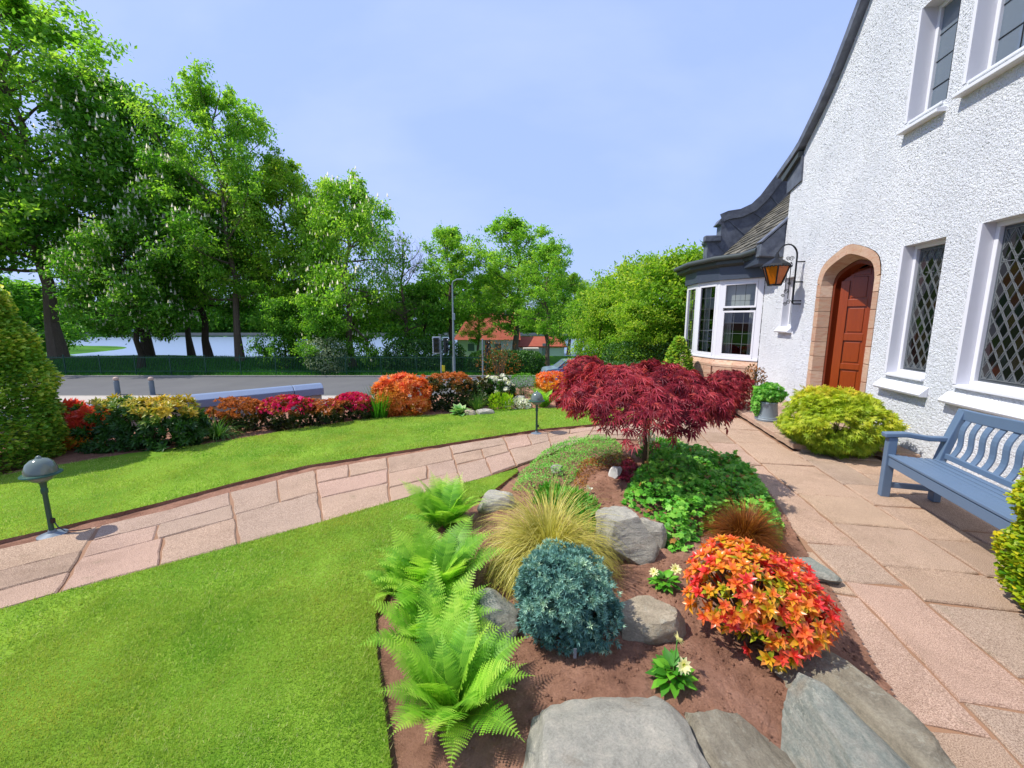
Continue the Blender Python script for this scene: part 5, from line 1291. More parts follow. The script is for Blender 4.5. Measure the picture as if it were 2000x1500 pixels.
# ---- grasses
def tuft(base, n, ln, w, spread, mat, name, label, cat_, seg=5, r0=.04, droop=1.2, seed=0, tj=.25, up=1.0):
    q = np.random.RandomState(seed); az = q.uniform(0, 2 * PI, n); s = np.abs(q.rand(n)) ** .7 * spread; L_ = ln * q.uniform(.6, 1.12, n)
    el = PI / 2 - s * .9; p = np.stack([np.cos(az) * r0 * q.rand(n), np.sin(az) * r0 * q.rand(n), np.zeros(n)], -1)
    az2 = az + q.randn(n) * .3; side = np.stack([-np.sin(az2), np.cos(az2), q.randn(n) * .2], -1); W_ = w * q.uniform(.6, 1.3, n)
    V = np.zeros((n, 2 * seg + 1, 3)); Fl = []
    for i in range(seg + 1):
        ww = (W_ * (1 - (i / seg) ** 1.6) * .5)[:, None]
        if i < seg: V[:, 2 * i] = p - side * ww; V[:, 2 * i + 1] = p + side * ww
        else: V[:, 2 * i] = p
        d = np.stack([np.cos(az2) * np.cos(el), np.sin(az2) * np.cos(el), np.sin(el)], -1)
        p = p + d * (L_ / seg)[:, None]; el = el - (droop * (.5 + s)) / seg * (i + 1) * .55
    for i in range(seg - 1): Fl += [(2 * i, 2 * i + 1, 2 * i + 3), (2 * i, 2 * i + 3, 2 * i + 2)]
    Fl.append((2 * seg - 2, 2 * seg - 1, 2 * seg)); F = A(Fl)[None] + (np.arange(n) * (2 * seg + 1))[:, None, None]
    V[:, :, 2] = np.maximum(V[:, :, 2], .006 + .02 * q.rand(n)[:, None])
    t = np.repeat(np.clip(.5 + tj * q.randn(n), 0, 1), 2 * seg + 1)
    r_ = empty(name, base, 0, label, cat_); o = link('blades', nmesh('blades', V.reshape(-1, 3), F.reshape(-1, 3), mat, t), r_); tag(o, kind='stuff')
    return r_
def bed(u, v, z=None):
    p = P(u, v, .1)
    for _ in range(3): zz = bz(p[0], p[1]); p = P(u, v, zz)
    return p
tuft(bed(1072, 1105), 4000, .68, .0050, 1.7, LM['carex'], 'sedge_clump', 'arching clump of yellow striped grass behind the blue juniper', 'grass clump', 7, .06, 1.35, 1)
tuft(bed(1452, 1062), 2300, .38, .0045, 1.3, LM['brown'], 'brown_sedge', 'dome of reddish brown sedge behind the orange pieris', 'grass clump', 5, .05, .95, 2)
b0 = P(405, 866, -.02); tuft((b0[0], b0[1] + .2, -.02), 260, .50, .014, 1.3, LM['tuft'], 'strappy_plant', 'green strappy leaved tuft between the clipped hedge and the brown shrub', 'plant', 6, .08, 1.0, 3)
b0 = P(735, 822, -.02); tuft((b0[0], b0[1] + .15, -.02), 260, .62, .016, .5, LM['gball'], 'upright_stems', 'upright light green stems left of the glowing pieris', 'plant', 5, .16, .35, 4)
b0 = P(932, 806, -.02); tuft((b0[0], b0[1], -.02), 330, .50, .006, .75, LM['tuft'], 'grass_tuft', 'thin upright grass tuft above the hosta', 'plant', 6, .06, .5, 5)
b0 = P(985, 800, -.02); tuft((b0[0], b0[1] + .5, -.02), 220, .50, .006, .85, LM['tuft'], 'reedy_tuft', 'thin reedy grass in front of the clipped ball shrub', 'plant', 6, .15, .6, 6)
b0 = bed(1420, 985); tuft(b0, 26, .34, .016, .8, LM['tuft'], 'bulb_leaves', 'a few long grey green bulb leaves rising from the geraniums', 'plant', 5, .12, .6, 12)

# ---- ferns: every frond a part
def frond_mesh(L_, seed, arch=1.1, n=30, wmax=.20, dt=0.0):
    q = np.random.RandomState(seed); V, F, T_ = [], [], []
    el = PI / 2 - .15; p = A([0., 0, 0]); pts = [p]; els = [el]
    for i in range(n): p = p + A([0, math.cos(el), math.sin(el)]) * L_ / n; el -= arch / n * (.4 + 1.3 * i / n); pts.append(p); els.append(el)
    def add(vs, fs, t): o = len(V); V.extend(vs); F.extend([tuple(a + o for a in f) for f in fs]); T_.extend([t] * len(vs))
    for i in range(n):
        a, b = pts[i], pts[i + 1]; w = .004 * (1 - i / n) + .001
        add([a - A([w, 0, 0]), a + A([w, 0, 0]), b + A([w * .8, 0, 0]), b - A([w * .8, 0, 0])], [(0, 1, 2), (0, 2, 3)], .6)
    for i in range(2, n):
        f = (i - 2) / (n - 2); wl = L_ * wmax * (math.sin(PI * (f * .80 + .16)) ** .8) * (1 - f ** 4) * q.uniform(.92, 1.06)
        t = A([0, math.cos(els[i]), math.sin(els[i])]); nrm = A([0, -math.sin(els[i]), math.cos(els[i])])
        for sg in (-1, 1):
            d = unit(A([sg * 1.0, 0, 0]) + t * .34 + nrm * (.12 + q.randn() * .05)); sd = unit(t - d * np.dot(t, d)); m = 8; tt = .30 + .5 * f + q.randn() * .12 + dt
            c = [pts[i] + d * wl * k_ / m - nrm * .12 * wl * (k_ / m) ** 2 for k_ in range(m + 1)]
            vs = list(c); fs = []
            for k_ in range(m):
                hw = wl * .20 * (1 - (k_ / m) ** 1.8) + .0015; tip = (c[k_] + c[k_ + 1]) / 2 + d * hw * .5
                vs += [tip + sd * hw, tip - sd * hw]; j = m + 1 + 2 * k_; fs += [(k_, j, k_ + 1), (k_, k_ + 1, j + 1)]
            add(vs, fs, min(max(tt, 0), 1))
    return nmesh('frond', A(V), A(F), LM['fern'], A(T_))
FR = [frond_mesh(.62, 1, .7, dt=.1), frond_mesh(.56, 2, 1.0, dt=-.15), frond_mesh(.5, 3, 1.5), frond_mesh(.6, 4, .5, dt=.2), frond_mesh(.58, 5, 1.2, dt=-.25), frond_mesh(.54, 6, .9, dt=.05)]
def fern(base, n, s, label, seed, group='lady ferns along the left edge of the rock bed', tilt=.42):
    q = random.Random(seed); r_ = empty('fern', base, 0, label, 'fern', group)
    for i in range(n):
        o = link('frond', FR[q.randrange(6)], r_); a = i * 2.4 + q.uniform(-.3, .3); ring = (i / n) ** .7
        o.rotation_euler = (-ring * tilt * q.uniform(.7, 1.3), q.uniform(-.25, .25), a); o.location = (-.05 * math.sin(a) * ring * 1.2, .05 * math.cos(a) * ring * 1.2, 0)
        k_ = s * q.uniform(.75, 1.1); o.scale = (k_, k_, k_)
    return r_
fern(bed(884, 1395), 40, .76, 'nearest fern with bright green fronds beside the big front boulder', 1)
fern(bed(850, 1270), 30, .74, 'fern just behind the nearest one at the lawn edge', 2)
fern(bed(852, 1165), 36, .90, 'tall fern left of the yellow striped grass', 3)
fern(bed(795, 1165), 22, .62, 'small spreading fern overhanging the lawn', 4)
fern(bed(872, 1030), 30, .84, 'fern farthest from the camera, tips reaching the paved path', 5)
b0 = P(1062, 802, -.02); fern((b0[0], b0[1] + .25, -.02), 24, .95, 'bright green fern clump behind the small garden lamp', 6, 'fern behind the lawn', .45)

# ---- foreground pieris: leaves as parts
def pieris(base, rx, ry, h, nros, label):
    r_ = empty('orange_pieris', base, 0, label, 'shrub'); q = np.random.RandomState(4)
    lobes = [((-.03, .05, .36), (.25, .24, .20)), ((.14, -.02, .27), (.22, .22, .19)), ((.05, -.12, .14), (.15, .12, .09)), ((-.18, .02, .27), (.13, .14, .12)), ((.24, .08, .36), (.12, .12, .10))]
    pos, d = [], []
    for c_, ra in lobes:
        for v in dirs_on_sphere(1500, -.7):
            p = A(c_) + v * A(ra) * (1 + .10 * math.sin(7 * v[0] + 5 * v[1]) )
            if p[2] < .03: continue
            if any((((p - A(c2)) / (A(r2) * .93)) ** 2).sum() < 1 for c2, r2 in lobes): continue
            if all(((p - w) ** 2).sum() > .052 ** 2 for w in pos): pos.append(p); d.append(v)
    pos, d = A(pos) * A([.94, .94, .86]), A(d); h = .48
    inn = rs.randint(0, len(d), nros); pos2 = pos[inn] * A([.80, .80, .82]) + A([0, 0, .05]) + q.randn(len(inn), 3) * .02
    allp_ = np.concatenate([pos, pos2]); ad = np.concatenate([d, d[inn]]); outer_ = A([1] * len(d) + [0] * len(inn))
    cols = [.97, .88, .78, .66, .56, .44, .32, .2, .05]; meshes = []
    for c in cols:
        for v_ in range(2):
            tv, tf = t_lance(.42 + .07 * v_, .07 + .03 * v_, .12 + .12 * v_); tv = tv.copy()
            tt = np.clip(np.full(len(tv), c) + A([-.12, 0, .05, .12, .05, 0, -.1, .06]) * .8, 0, 1)
            meshes.append(nmesh('leaf', tv, tf, LM['pieris'], tt))
    leaves = []
    for i, (p, v) in enumerate(zip(allp_, ad)):
        up = unit(v * .8 + A([0, 0, .55]) + q.randn(3) * .15); x = unit(np.cross(up, q.randn(3))); y = np.cross(up, x)
        side = v[0]; rel = p[2] / h; red = (side > .35 and rel > .45 and q.rand() < .7) or q.rand() < .08
        c = 0 if red else (q.choice([2, 3, 3, 3, 4, 4, 5]) if outer_[i] and rel > .35 else q.choice([3, 4, 5, 6, 7]))
        if rel < .3 and q.rand() < .5: c = q.choice([2, 5, 6, 7, 8, 1])
        m = q.randint(9, 13); L0 = q.uniform(.040, .056)
        for j in range(m):
            a = j * 2.39996; sp = .25 + 1.25 * ((j + .5) / m); dd = x * math.sin(sp) * math.cos(a) + y * math.sin(sp) * math.sin(a) + up * math.cos(sp)
            nn = up * math.sin(sp) - (x * math.cos(a) + y * math.sin(a)) * math.cos(sp); R = frames(dd[None], nn[None])[0]
            cc = min(8, max(0, c + q.choice([0, 0, 0, 1, -1]) + (2 if sp > 1.15 else 0))); sc = L0 * (.75 + .35 * j / m)
            leaves.append((p, R, sc, cc * 2 + q.randint(2), np.linalg.norm(A(base) + p - A([0, 0, CAM_H])) - .4 * v[1] * -1 * 0))
    order = sorted(range(len(leaves)), key=lambda i: leaves[i][4] - leaves[i][2] * 1.0)
    for i in order[:300]:
        p, R, sc, mi, _ = leaves[i]; o = link('leaf', meshes[mi], r_); mw = Matrix(((R[0, 0] * sc, R[0, 1] * sc, R[0, 2] * sc, p[0]), (R[1, 0] * sc, R[1, 1] * sc, R[1, 2] * sc, p[1]), (R[2, 0] * sc, R[2, 1] * sc, R[2, 2] * sc, p[2]), (0, 0, 0, 1))); o.matrix_basis = mw
    parts = []
    for mi in range(len(meshes)):
        L_ = [leaves[i] for i in order[300:] if leaves[i][3] == mi]
        if not L_: continue
        me = meshes[mi]; tv = A([tuple(v.co) for v in me.vertices]); tf = A([tuple(p_.vertices) for p_ in me.polygons]); tt = A([a.value for a in me.attributes['tint'].data])
        V, F, _t = scatter((tv, tf), A([l[0] for l in L_]), A([l[1] for l in L_]), A([l[2] for l in L_]), np.zeros(len(L_))); parts.append((V, F, np.tile(tt, len(L_))))
    V, F, T_ = cat(parts); tag(link('leaves', nmesh('leaves', V, F, LM['pieris'], T_), r_), kind='stuff')
    g = MB()
    for i in range(0, len(pos), 2): 
        p = pos[i]; g.tube([(q.randn() * .015, q.randn() * .015, -.03), tuple(p * A([.35, .35, .5])), tuple(p * .96)], [.009, .006, .003], 5)
    g.build('stems', M['barkl'], r_)
pieris(bed(1460, 1255), .33, .30, .53, 230, 'pieris bush with glowing orange, red and yellow whorled leaves in the rock bed')

# ---- blue juniper
b0 = bed(1100, 1240)
SPR = star_rosette(7, .8, t_leaf(.22, .03))
f1 = foliage((b0[0], b0[1] + .03, b0[2] + .215),   .225, .22, .225, 7000, SPR, .026, 2.2, .14, 4.5, -1, (1, .25, .45), lambda h, r, nz, d: np.clip(.4 + .35 * nz + .35 * (r - .5) + .2 * h, 0, 1), 6, .4, bumps=(300, .09, .09))
f2 = foliage((b0[0] + .12, b0[1] - .05, b0[2] + .15), .15, .13, .15, 1500, SPR, .026, 2.2, .2, 5, -1, (1, .25, .5), None, 16, .3, bumps=(70, .13, .1))
f3 = foliage((b0[0] - .10, b0[1] + .0, b0[2] + .27), .13, .13, .14, 1300, SPR, .026, 2.2, .2, 5, -1, (1, .25, .5), None, 17, .3, bumps=(70, .13, .1))
shrub('blue_juniper', 'dense blue green dwarf juniper in front of the striped grass', 'shrub', b0, [f1, f2, f3], LM['junip'], (.22, .22, .3))
tagp = MB(); tagp.box((b0[0] + .02, b0[1] - .215, b0[2] + .06), (b0[0] + .034, b0[1] - .212, b0[2] + .11)); tag(tagp.build('plant_label', M['grayp']), 'small grey white plastic plant tag stuck under the blue juniper', 'plant tag')

# ---- purple maples
def redmaple(base, r, h, n, label, trunk=True, skirt=.45, seed=1, size=.075, group='purple cut leaved maples'):
    q = np.random.RandomState(seed); r_ = empty('purple_maple', base, 0, label, 'tree' if trunk else 'shrub', group)
    az = q.uniform(0, 2 * PI, n); rr = np.sqrt(q.uniform(.02, 1.0, n)); ed = 1 + .10 * np.sin(3 * az + 1) + .08 * np.sin(7 * az + 2) + .05 * np.sin(13 * az)
    tier = q.randint(0, 4, n); lump = snoise(np.stack([rr * np.cos(az), rr * np.sin(az), rr * 0], -1), 5, seed)
    sk = skirt * (.75 + .35 * np.sin(4 * az + seed) + .25 * np.sin(9 * az)) 
    ztop = h * (1 - (.21 if trunk else .24) * rr ** 2 + .06 * lump); z = ztop - h * sk * (rr ** 5) * q.rand(n) - tier * .045 * h * rr - h * .03 * np.abs(q.randn(n))
    R0 = r * ed * rr * (1 - .05 * tier * .5)
    pos = np.stack([np.cos(az) * R0, np.sin(az) * R0, z], -1); pos[:, 0] *= np.where(pos[:, 0] < 0, 1.10, .93) if trunk else 1
    low = q.rand(n) < (.05 if trunk else .4)
    if trunk: low &= rr > .6
    pos[low, 2] = h * q.uniform(.50 if trunk else .08, .78, low.sum()); pos[low, :2] *= q.uniform(.7 if trunk else .55, 1.0, (low.sum(), 1)) 
    out = np.stack([np.cos(az), np.sin(az), az * 0], -1)
    ld = unit(out * .75 + A([0, 0, -.55]) + q.randn(n, 3) * .38); nn = unit(out * .6 + A([0, 0, .9]) + q.randn(n, 3) * .3)
    V, F, T_ = scatter(T_MAPLE, pos, frames(ld, nn), size * q.uniform(.7, 1.3, n), np.clip(.5 + .28 * q.randn(n) + .2 * lump, 0, 1))
    link('crown', nmesh('crown', V, F, LM['maple'], T_), r_)
    g = MB(); th = h * (.50 if trunk else .2)
    g.tube([(0, 0, -.05), (.012, .01, th * .5), (-.01, 0, th), (0, .01, th * 1.3)], [.026, .021, .02, .012] if trunk else [.02, .018, .015, .01], 8)
    for i in range(20):
        a = i * 2.4; L_ = r * q.uniform(.5, .9)
        g.tube([(0, 0, th * q.uniform(.8, 1.2)), (math.cos(a) * L_ * .4, math.sin(a) * L_ * .4, h * .76), (math.cos(a) * L_ * .8, math.sin(a) * L_ * .8, h * .80), (math.cos(a) * L_ * 1.1, math.sin(a) * L_ * 1.1, h * .62)], [.010, .007, .005, .002], 5)
    g.build('trunk', M['stemred'], r_, smooth=True)
    if trunk:
        g = MB(); g.tube([(.03, -.03, -.05), (.03, -.03, th * 1.35)], .008, 6); g.build('cane_support', plain('bamboo', '#a08a5a', .7), r_)
mb = bed(1256, 928)
redmaple(mb, .86, 1.17, 4300, 'umbrella shaped purple leaved maple with a slim trunk in the rock bed', True, .09, 3, .08)
b0 = P(1432, 815, 0); redmaple((b0[0], b0[1] + .3, 0), .43, .86, 2200, 'dense purple maple bush against the sandstone bay base', False, .9, 5, .06)
b0 = P(1158, 790, 0); redmaple((b0[0] + .05, b0[1] + 1.2, -.05), .60, .98, 1900, 'purple maple bush behind the umbrella shaped one, near the cars', False, .8, 8, .07)

# ---- golden maple dome by the door
b0 = P(1650, 893, .03)
f1 = foliage((b0[0], b0[1] + .25, .43), .56, .54, .41, 8200, T_MAPLE2, .055, 2.3, .12, 3.6, -.95, (.8, -.35, .45), lambda h, r, nz, d: np.clip(.35 + .35 * h + .5 * (r - .5) + .25 * nz, 0, 1), 9, .3, nup=.6, bumps=(200, .11, .06))
shrub('golden_maple', 'low dome of yellow green maple leaves beside the brown door', 'shrub', (b0[0], b0[1] + .25, .03), [f1], LM['ymaple'], (.6, .55, .6))
# ---- conifers
SPF = (A([(0, 0, 0), (.2, .45, .03), (0, 1, -.12), (-.2, .45, .03), (.42, .75, -.05), (-.42, .75, -.05)], float), A([(0, 1, 2), (0, 2, 3), (1, 4, 2), (3, 2, 5)]))
def conifer(name, base, r, h, n, size, mat, label, prof, seed=1, drp=-.1):
    q = np.random.RandomState(seed); f = q.rand(n) ** .9; az = q.uniform(0, 2 * PI, n); pr = np.interp(f, *prof)
    ln = snoise(np.stack([np.cos(az), np.sin(az), f * 3], -1), 5, seed); R0 = r * pr * (1 + .10 * ln) * (1 - .10 * np.abs(q.randn(n))); ins = q.rand(n) < .2; R0[ins] *= q.uniform(.5, .95, ins.sum())
    pos = np.stack([np.cos(az) * R0, np.sin(az) * R0, f * h + .02], -1); out = np.stack([np.cos(az), np.sin(az), az * 0], -1)
    ld = unit(out + A([0, 0, .35 + drp]) + q.randn(n, 3) * .35); nn = unit(A([0, 0, 1]) + out * .3 + q.randn(n, 3) * .4)
    V, F, T_ = scatter(SPF, pos, frames(ld, nn), size * q.uniform(.6, 1.3, n), np.clip(.42 + .25 * ln + .2 * q.randn(n) + .18 * f, 0, 1))
    r_ = empty(name, base, 0, label, 'conifer'); link('foliage', nmesh('foliage', V, F, mat, T_), r_); g = MB(); g.tube([(0, 0, -.1), (0, 0, h * .9)], [.05, .01], 8); g.build('trunk', M['bark'], r_)
conifer('golden_conifer', (-6.45, 4.75, -.03), .74, 2.70, 62000, .05, LM['conif'], 'large golden green conifer at the left edge of the garden', ([0, .1, .35, .6, .8, 1], [.85, 1.0, .97, .8, .5, .04]), 2)
conifer('dwarf_conifer', (3.30, 2.04, .03), .40, 1.02, 26000, .034, LM['conif2'], 'low yellow green conifer cut off by the right edge in front of the bench', ([0, .1, .35, .5, .62, .8, 1], [.7, .95, 1.0, .85, .98, .9, .1]), 3, .1)
b0 = at(1322, 11.2, 0); conifer('column_conifer', (b0[0], b0[1], -.1), .42, 1.35, 2600, .10, LM['conif'], 'narrow golden conifer beside the sandstone bay base', ([0, .2, .7, 1], [.9, 1, .55, .05]), 4)

# ---- ground covers
def cover(label, name, poly, n, T_m, size, mat, hgt, upn=1.0, seed=1, dirup=.2, tfn=None, cat_='ground cover'):
    q = np.random.RandomState(seed); pl = [bed(u, v)[:2] for u, v in poly]; xs_ = [p[0] for p in pl]; ys_ = [p[1] for p in pl]
    x = q.uniform(min(xs_), max(xs_), n * 3); y = q.uniform(min(ys_), max(ys_), n * 3); k_ = inpoly(x, y, pl); x, y = x[k_][:n], y[k_][:n]; m = len(x)
    e = dpoly(x, y, pl); hh_ = hgt * sstep(e, -.01, .12) * (1 + .35 * fnoise(x, y, 2.2, 3, seed)) ; lv = q.rand(m) ** .5
    z = np.maximum(bedz(x, y), .02) + hh_ * lv + .01
    ld = unit(q.randn(m, 3) * A([1, 1, .4]) + A([0, 0, dirup])); nn = unit(A([0, -.1, upn]) + q.randn(m, 3) * .35)
    t = np.clip(.25 + .4 * lv + .15 * q.randn(m) + .15 * fnoise(x, y, 1.5, 2, seed + 1), 0, .86); t[q.rand(m) < .03] = 1
    V, F, T_ = scatter(T_m, np.stack([x, y, z], -1), frames(ld, nn), size * q.uniform(.6, 1.25, m), t)
    tag(link(name, nmesh(name, V, F, mat, T_)), label, cat_, kind='stuff')
cover('carpet of green geranium leaves spreading under the umbrella maple', 'geranium_cover', [(1215, 985), (1235, 930), (1300, 880), (1350, 888), (1400, 900), (1450, 918), (1500, 965), (1530, 1030), (1520, 1070), (1440, 1040), (1370, 1045), (1345, 1080), (1300, 1075), (1290, 1020)], 5200, T_ROUND, .030, LM['geran'], .17)
cover('mat of small bright green leaves beside the paved path', 'mat_plant', [(1015, 935), (1060, 890), (1110, 868), (1170, 858), (1215, 872), (1215, 905), (1140, 915), (1110, 950), (1060, 970), (1000, 960)], 9500, t_leaf(.4, .03), .024, LM['mat'], .10, seed=2, dirup=.5)
cover('upright green leaves behind the tall grey boulder', 'leafy_cover', [(1040, 985), (1060, 955), (1120, 965), (1165, 985), (1175, 1030), (1150, 1050), (1100, 1010)], 1500, t_leaf(.25, .04), .07, LM['gball'], .07, seed=3, dirup=1.6)
cover('green leafy patch behind the maple trunk', 'leafy_cover', [(1240, 895), (1262, 868), (1320, 866), (1350, 890), (1300, 905)], 1700, t_leaf(.3, .04), .05, LM['gball'], .10, seed=4, dirup=1.2)
cover('small bronze leaved creeping plant left of the maple trunk', 'bronze_cover', [(1120, 950), (1128, 912), (1180, 895), (1235, 898), (1248, 915), (1190, 915), (1150, 930), (1140, 955)], 1500, t_leaf(.4, .03), .026, LM['bronze'], .08, seed=5, dirup=.5)
cover('dark reddish foliage at the foot of the maple trunk', 'dark_cover', [(1205, 935), (1215, 905), (1240, 905), (1245, 930), (1235, 950)], 160, T_PALM, .04, LM['maple'], .08, seed=6, dirup=.7)
# white flowering plants and oddments near the maple
def flowerhead(c, k, size, mat, d=(0, 0, 1)):
    R = frames(A([d], float), A([[1., .1, 0]]))
    return scatter(star_rosette(k, 1.45, t_lance(.42, .04, .05)), A([c]), R, size, [rs.rand()])
def dahlia(base, label, fl, nl, s, seed):
    q = random.Random(seed); r_ = empty('dahlia_plant', base, 0, label, 'flower')
    for i in range(nl):
        a = i * 2.4; el = q.uniform(.15, 1.0); me_i = DM[i % 4]; o = link('leaf', me_i, r_); L_ = s * q.uniform(.7, 1.15)
        o.rotation_euler = (el - .25, q.uniform(-.3, .3), a); o.location = (-.045 * math.sin(a) * (1.2 - el), .045 * math.cos(a) * (1.2 - el), .012 + .075 * el * s / .1); o.scale = (L_, L_, L_)
    for i, (dx, dy, dz, sz, dd) in enumerate(fl):
        V, F, T_ = flowerhead((dx, dy, dz), 17, sz, None, dd); link('flower', nmesh('flower', V, F, LM['cream'], np.clip(T_ * 0 + .4 + .5 * (F[0, 0] * 0 + np.linspace(0, 1, len(V))), 0, 1)), r_)
        V, F, T_ = scatter(star_rosette(9, .8, t_leaf(.4)), A([(dx, dy, dz + .004)]), frames(A([dd], float), A([[1., .1, 0]])), sz * .3, [.5]); link('flower_centre', nmesh('flower_centre', V, F, LM['ymaple'], T_), r_)
        g = MB(); g.tube([(0, 0, 0), (dx * .6, dy * .6, dz * .6), (dx, dy, dz - .003)], .003, 5); g.build('stalk', M['gst'], r_)
M['gst'] = plain('green_stalk', '#4a7a2a', .5)
DM = [nmesh('leaf', *t_lance(.5, .05, .18), LM['gball'], np.full(8, c)) for c in (.25, .45, .7, .95)]
dahlia(bed(1298, 1145), 'small plant with two open cream flowers right of the tall grey boulder', [(-.075, -.01, .10, .036, (-.3, -.5, 1)), (.05, -.02, .125, .045, (.1, -.5, 1))], 46, .062, 1)
dahlia(bed(1312, 1330), 'small plant with one fresh and one fading cream flower above the front boulder', [(.03, -.035, .115, .042, (.1, -.9, .5)), (.03, .04, .175, .038, (.7, .2, .4))], 56, .072, 2)
b0 = bed(1262, 880); f1 = foliage((b0[0], b0[1], b0[2] + .16), .1, .1, .13, 260, T_ROUND, .022, 2, .1, seed=3)
shrub('white_flowered_plant', 'small mound of tiny white flowers behind the maple trunk', 'plant', b0, [f1], LM['white'], (.08, .08, .2))
b0 = bed(1150, 965); f1 = foliage((b0[0], b0[1], b0[2] + .06), .03, .03, .02, 14, T_ROUND, .018, 2, .1, seed=3)
shrub('white_flower', 'single small white flower in the bare soil left of the boulder', 'flower', b0, [f1], LM['white'])
# hosta with its big leaves as parts
def hosta(base, label):
    r_ = empty('hosta', base, 0, label, 'plant'); q = random.Random(3)
    tv, tf = t_lance(.62, .08, .25); me = [nmesh('leaf', tv, tf, LM['hosta'], np.clip(A([.2, .9, .9, .8, .9, .9, .15, .2]) * k_, 0, 1)) for k_ in (1, .8, 1.1)]
    for i in range(30):
        a = i * 2.4; o = link('leaf', me[i % 3], r_); rg = i / 30; o.rotation_euler = (1.15 - rg * 1.0, q.uniform(-.2, .2), a); o.location = (-.06 * math.sin(a) * rg, .06 * math.cos(a) * rg, .02 + .04 * (1 - rg)); k_ = q.uniform(.15, .22); o.scale = (k_, k_, k_)
b0 = P(897, 814, 0); hosta((b0[0], b0[1] + .12, 0), 'hosta with pale edged green leaves at the lawn corner')
# ivy in the pot
pc = P(1500, 820, .13); f1 = foliage((pc[0], pc[1] + .03, .57), .21, .2, .14, 1100, T_PALM, .04, 2.2, .2, 4, -.8, (.7, -.1, .6), None, 5)
f2 = foliage((pc[0] - .20, pc[1] + .03, .40), .06, .08, .17, 260, T_PALM, .04, 2.2, .2, 4, -1, (.7, -.3, .6), None, 6)
shrub('potted_ivy', 'light green trailing plant spilling from the grey pot', 'plant', (pc[0], pc[1], .38), [f1, f2], LM['mat'])
pc2 = P(1490, 800, .0); f1 = foliage((pc2[0] + .05, pc2[1] + .5, .45), .22, .2, .33, 700, T_LEAF, .05, 2.2, .25, 4, -1, (.7, .3, .6), None, 7)
shrub('wall_shrub', 'small mixed green and reddish shrub behind the grey pot', 'shrub', (pc2[0] + .05, pc2[1] + .5, 0), [f1], LM['azal'], (.2, .2, .7))
# twiggy pale shrub beyond the row
b0 = at(975, 10.8, -.2); f1 = foliage((b0[0], b0[1], .62), .5, .4, .62, 700, T_LEAF, .045, 2.2, .3, 4, -.6, (.5, .7, .5), None, 9)
shrub('twiggy_shrub', 'loose twiggy shrub with pale bronze young leaves above the white rhododendron', 'shrub', (b0[0], b0[1], -.3), [f1], LM['bronze'], (.45, .4, 1.6, 22, .008))

# ================================================================== ROCKS
import mathutils.noise as mn
def rock(label, u, v, dims, rz=0, seed=1, mat='rock', lift=.35, facets=9, group='boulders of the rock bed', zb=None, sub=4, name='boulder', tilt=(0, 0), xy=None, top=None, taper=0, ridge=0):
    import bmesh
    q = random.Random(seed); bm = bmesh.new(); bmesh.ops.create_icosphere(bm, subdivisions=sub, radius=1)
    planes = []
    for i in range(facets):
        n_ = Vector((q.gauss(0, 1), q.gauss(0, 1), q.gauss(0, .8))).normalized(); planes.append((n_, q.uniform(.62, .85)))
    planes.append((Vector((q.uniform(-.15, .15), q.uniform(-.15, .15), 1)).normalized(), .74))
    for vtx in bm.verts:
        p = vtx.co.copy()
        for n_, dd in planes:
            k_ = p.dot(n_)
            if k_ > dd: p -= n_ * (k_ - dd) * 1.0
        f_ = mn.fractal(p * 1.6 + Vector((seed * 3.1, 0, 0)), 1, 2.2, 5); p *= 1 + .07 * f_
        pr_ = p.x * .5 + p.z * .8 + p.y * .3 + .25 * mn.noise(p * 1.5); s2 = abs(mn.noise(Vector((pr_ * 6, p.y * .8, seed)))); p *= 1 - .06 * s2
        p *= 1 + .018 * mn.fractal(p * 7, .9, 2.2, 4)
        vtx.co = Vector((p.x * (1 - taper * p.y), p.y, p.z * (1 - ridge * abs(p.x)) + ridge * .35 * p.y))
    lo = [min(v_.co[i] for v_ in bm.verts) for i in range(3)]; hi = [max(v_.co[i] for v_ in bm.verts) for i in range(3)]
    for v_ in bm.verts: v_.co = Vector([((v_.co[i] - lo[i]) / (hi[i] - lo[i]) - .5) * dims[i] for i in range(3)])
    me = bpy.data.meshes.new(name); bm.to_mesh(me); bm.free(); me.materials.append(M[mat])
    for pl_ in me.polygons: pl_.use_smooth = True
    b = bed(u, v) if xy is None else (xy[0], xy[1], 0); z = (bz(b[0], b[1]) if zb is None else zb)
    o = link(name, me); o.location = (b[0], b[1], (z + dims[2] * (lift - .5)) if top is None else top - dims[2] / 2); o.rotation_euler = (tilt[0], tilt[1], rz); tag(o, label, 'rock', group)
    try: me.set_sharp_from_angle(angle=math.radians(24))
    except Exception: pass
rock('largest grey lichen spotted boulder at the bottom of the photo', 0, 0, (.74, .74, .44), -.06, 3, 'rock', .62, 8, sub=5, xy=(.37, 1.24), top=.25)
rock('flat brownish grey boulder between the lichen spotted one and the slanted one', 0, 0, (.42, .58, .34), .25, 8, 'rockb', .55, 7, sub=5, xy=(.88, 1.31), top=.18, taper=.25)
rock('slanted blue grey boulder with a ridged top at the bottom right of the bed', 0, 0, (.46, .66, .44), .22, 13, 'rockg', .72, 8, sub=5, tilt=(.12, .22), xy=(1.22, 1.22), top=.30, taper=.45, ridge=.35)
rock('greenish boulder under the orange pieris beside the terrace', 0, 0, (.40, .80, .36), .20, 21, 'rockb', .62, 8, sub=5, xy=(1.46, 1.50), top=.20, taper=.1)
rock('flat topped tan stone right of the blue juniper', 1272, 1226, (.37, .24, .22), .1, 5, 'rockt', .62, 8)
rock('tall light grey boulder with steep ridges between the striped grass and geraniums', 1222, 1075, (.44, .34, .46), -.2, 12, 'rock', .62, 8, sub=5)
